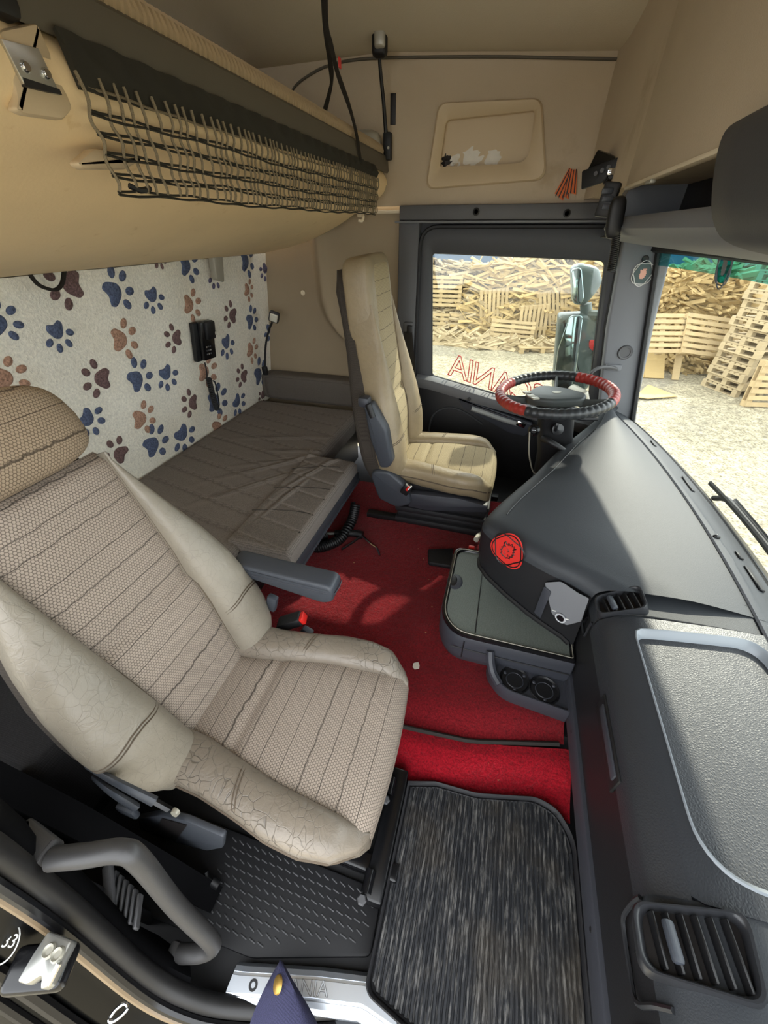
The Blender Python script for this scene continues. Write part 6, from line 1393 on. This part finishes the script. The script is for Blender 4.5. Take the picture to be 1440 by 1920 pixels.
spots.append((onY(1010, 645, 11.8), (0.06, 0.0, 0.3), 'broken pallet lying flat at the foot of the woodpile'))
spots.append((onY(830, 590, 12.9), (math.radians(85), 0.0, 0.1), 'pallet standing at the left end of the woodpile'))
spots.append((onY(830, 520, 13.0), (math.radians(85), 0.0, 0.05), 'upper pallet standing at the left end of the woodpile'))
spots.append((onY(1040, 560, 12.9), (math.radians(80), 1.3, 0.2), 'slanted pallet behind the outside mirror'))
used = False
for c, e, lab in spots:
    o = proto if not used else copy_tree(proto); used = True
    place(o, c[0], c[1], c[2] - 0.35 if e[0] > 1 else GZ + 0.02, e, lab, 'pallet', 'pallets leaning at the woodpile')
# stack of pallets seen through the windscreen
fp = None
base = onZ(1372, 742, GZ); 
for k in range(15):
    if fp is None: o = fp = mk('stacked_pallet', flat_pallet('wood'), 'wood_g', smooth=None, origin=Vector((0, 0, 0)))
    else: o = fp.copy(); COL.objects.link(o)
    nth = ['bottom', 'second', 'third', 'fourth', 'fifth', 'sixth', 'seventh', 'eighth', 'ninth', 'tenth', 'eleventh', 'twelfth', 'thirteenth', 'fourteenth', 'topmost'][k]
    place(o, base[0] + 0.35 + 0.03 * math.sin(k * 2.1), base[1] + 0.45 + 0.03 * math.cos(k * 1.7), GZ + k * 0.147, (0, 0.0, 0.45 + 0.05 * math.sin(k * 3)), nth + (' pallet of the tall stack seen through the windscreen' if k in (0, 14) else ' pallet from the ground in the tall windscreen stack'), 'pallet', 'stacked pallets in the yard')
for k in range(13):
    o = fp.copy(); COL.objects.link(o)
    nth = ['bottom', 'second', 'third', 'fourth', 'fifth', 'sixth', 'seventh', 'eighth', 'ninth', 'tenth', 'eleventh', 'twelfth', 'topmost'][k]
    place(o, base[0] + 1.75 + 0.04 * math.sin(k * 1.1), base[1] + 1.0 + 0.03 * math.cos(k * 1.7), GZ + k * 0.147, (0, 0.0, 0.38 + 0.06 * math.sin(k * 2)), nth + (' pallet of the stack behind at the right edge' if k in (0, 12) else ' pallet from the ground in the rear right stack'), 'pallet', 'stacked pallets in the yard')
e3 = (math.radians(70), 0.1, 0.25)
o = copy_tree(proto); c = onY(1246, 600, 10.0); place(o, c[0], c[1], c[2] - 0.30, (math.radians(60), 0.0, 0.25), 'tilted pallet propped on the rubble left of the tall stack', 'pallet', 'pallets leaning at the woodpile')
o = copy_tree(proto); c = onY(1338, 605, 10.2); place(o, c[0], c[1], c[2] - 0.30, (math.radians(62), 0.12, 0.3), 'second tilted pallet beside the tall stack in the windscreen', 'pallet', 'pallets leaning at the woodpile')
o = copy_tree(proto); c = onZ(1425, 752, GZ); place(o, c[0] + 0.1, c[1] - 0.2, GZ + 0.40, (math.radians(84), 0.0, 0.2), 'pallet standing upright in front of the tall stack', 'pallet', 'pallets leaning at the woodpile')
# ---- firewood heaps: split logs too many to count
def heap(name, x0, x1, y0, y1, z1f, n, mat, lab, seed, ln=(0.25, 0.5), th=(0.035, 0.085), endon=0.6):
    rnd = random.Random(seed); V = []; F = []
    cube = [(-.5, -.5, -.5), (.5, -.5, -.5), (.5, .5, -.5), (-.5, .5, -.5), (-.5, -.5, .5), (.5, -.5, .5), (.35, .4, .45), (-.4, .35, .5)]
    fc = [(0, 3, 2, 1), (4, 5, 6, 7), (0, 1, 5, 4), (1, 2, 6, 5), (2, 3, 7, 6), (3, 0, 4, 7)]
    for _ in range(n):
        x = rnd.uniform(x0, x1); zt = z1f(x); z = GZ + (zt - GZ) * rnd.random(); y = y0 + (y1 - y0) * (0.15 * rnd.random() + 0.85 * max(0, (z - GZ) / (zt - GZ)) ** 0.5 * 0.4 + 0.0)
        if rnd.random() < endon: e = rot(rnd.uniform(-.2, .2), rnd.uniform(-3, 3), math.pi / 2 + rnd.uniform(-.35, .35)); e = rot(0, 0, 0) ; R = Matrix.Rotation(rnd.uniform(-.35, .35), 4, 'Z') @ Matrix.Rotation(rnd.uniform(-.3, .3), 4, 'X') @ Matrix.Rotation(math.pi / 2, 4, 'Z') @ Matrix.Rotation(rnd.uniform(-3, 3), 4, 'X')
        else: R = Matrix.Rotation(rnd.uniform(-.5, .5), 4, 'Z') @ Matrix.Rotation(rnd.gauss(0, 0.35), 4, 'Y') @ Matrix.Rotation(rnd.uniform(-3, 3), 4, 'X')
        s = (rnd.uniform(*ln), rnd.uniform(*th), rnd.uniform(*th)); k = len(V)
        V += [(R @ Vector((c[0] * s[0], c[1] * s[1], c[2] * s[2]))) + Vector((x, y, z)) for c in cube]; F += [tuple(i + k for i in f) for f in fc]
    o = mk(name, (V, F), mat, smooth=None, kind='stuff'); tag(o, lab, 'woodpile'); return o
tops = lambda x: 0.50 - 0.20 * (1 - sm(-0.9, 0.2, x)) + 0.10 * math.sin(x * 2.1) + 0.06 * math.sin(x * 7)
heap('firewood_heap', -3.2, 3.2, 12.7, 14.4, tops, 8000, 'wood_d', 'heap of split firewood stacked outside the driver window', 5)
heap('plank_heap', -3.0, 3.0, 12.55, 14.2, lambda x: 0.53 - 0.20 * (1 - sm(-0.9, 0.2, x)) + 0.08 * math.sin(x * 3), 700, 'wood_g', 'loose bleached planks scattered over the firewood', 9, (0.5, 1.2), (0.025, 0.09), 0.0)
heap('yellow_plank_heap', -1.2, 2.6, 12.5, 13.8, lambda x: 0.45 + 0.1 * math.sin(x * 4), 420, 'wood_y', 'yellow boards mixed into the firewood stack', 12, (0.4, 1.2), (0.02, 0.09), 0.1)
heap('rubble_heap', 2.7, 5.0, 10.6, 12.6, lambda x: 0.25 + 0.25 * math.sin(x * 2.0), 2600, 'wood_y', 'jumble of broken pallet boards seen through the windscreen', 21, (0.3, 1.1), (0.02, 0.10), 0.1)
heap('dark_rubble_heap', 2.6, 8.5, 11.2, 14.4, lambda x: 0.35 + 0.2 * math.sin(x * 1.4), 3200, 'wood_d', 'dark heap of timber behind the pallet stack', 22, (0.3, 0.9), (0.03, 0.12), 0.3)
heap('ground_scrap_heap', -2.4, 2.4, 11.4, 12.4, lambda x: GZ + 0.16, 260, 'wood_g', 'splintered boards strewn along the foot of the woodpile', 31, (0.3, 1.2), (0.02, 0.10), 0.0)
# core of the heaps, so that no light shows through
struct(mk('wall_yard', merge(box((0.0, 14.9, -0.65), (9.0, 1.2, 1.7), 0.1), box((6.6, 14.2, -0.6), (8.0, 1.2, 1.8), 0.1)), 'wood_d'), 'dark packed timber behind the heaps', 'wall')
struct(mk('wall_fence', box((2, 19.0, 0.1), (34, 0.2, 3.4), 0.0), 'tarp'), 'blue grey sheet fence at the end of the yard', 'fence')
def sheet(pts, z, th, mat, lab, tiltx=0):
    P = [onZ(*q, z) for q in pts]; V = [p.copy() for p in P]; o = P[0]; n = (P[1] - P[0]).cross(P[2] - P[0]).normalized()
    tag(mk('plywood_sheet', prism([((p - o)[0], (p - o)[1]) for p in P][::1], o, XA, YA, th), mat, smooth=None), lab, 'plywood')
sheet(((1190, 745), (1215, 722), (1270, 744), (1215, 748)), GZ + 0.03, 0.015, 'wood_y', 'yellow plywood sheet lying flat on the gravel')
for k, (a, b, w, lab) in enumerate((((1208, 705), (1232, 655), 0.45, 'pale board leaning left of the tilted pallet'), ((1226, 708), (1243, 660), 0.40, 'pale board leaning right under the tilted pallet'), ((1268, 705), (1262, 625), 0.14, 'upright brown post in front of the rubble'))):
    A = onY(*a, 9.9); Bp = onY(*b, 10.3); A[2] = GZ; d = (Bp - A); ex = Vector((1, 0.15, 0))
    tag(mk('leaning_board', prism([(-w / 2, 0), (w / 2, 0), (w / 2, d.length), (-w / 2, d.length)], A, ex, d, 0.025), 'wood_y' if k < 2 else 'wood', smooth=None), lab, 'board')

# unseen visor added over the windscreen to block the sun
sv = thing('added_visor', 'dark unseen visor added above the windscreen to block sun', 'visor', Vector((0.7, 1.05, 1.08)))
mk('added_visor_panel', loft([[Vector((xw(y, 1.1) + o, y, z)) for o, z in ((-0.02, 1.135), (0.10, 1.128), (0.205, 1.092), (0.21, 1.084), (0.10, 1.115), (-0.02, 1.12))] for y in np.linspace(-0.05, 2.15, 20)], True, True), 'bodypaint', sv)
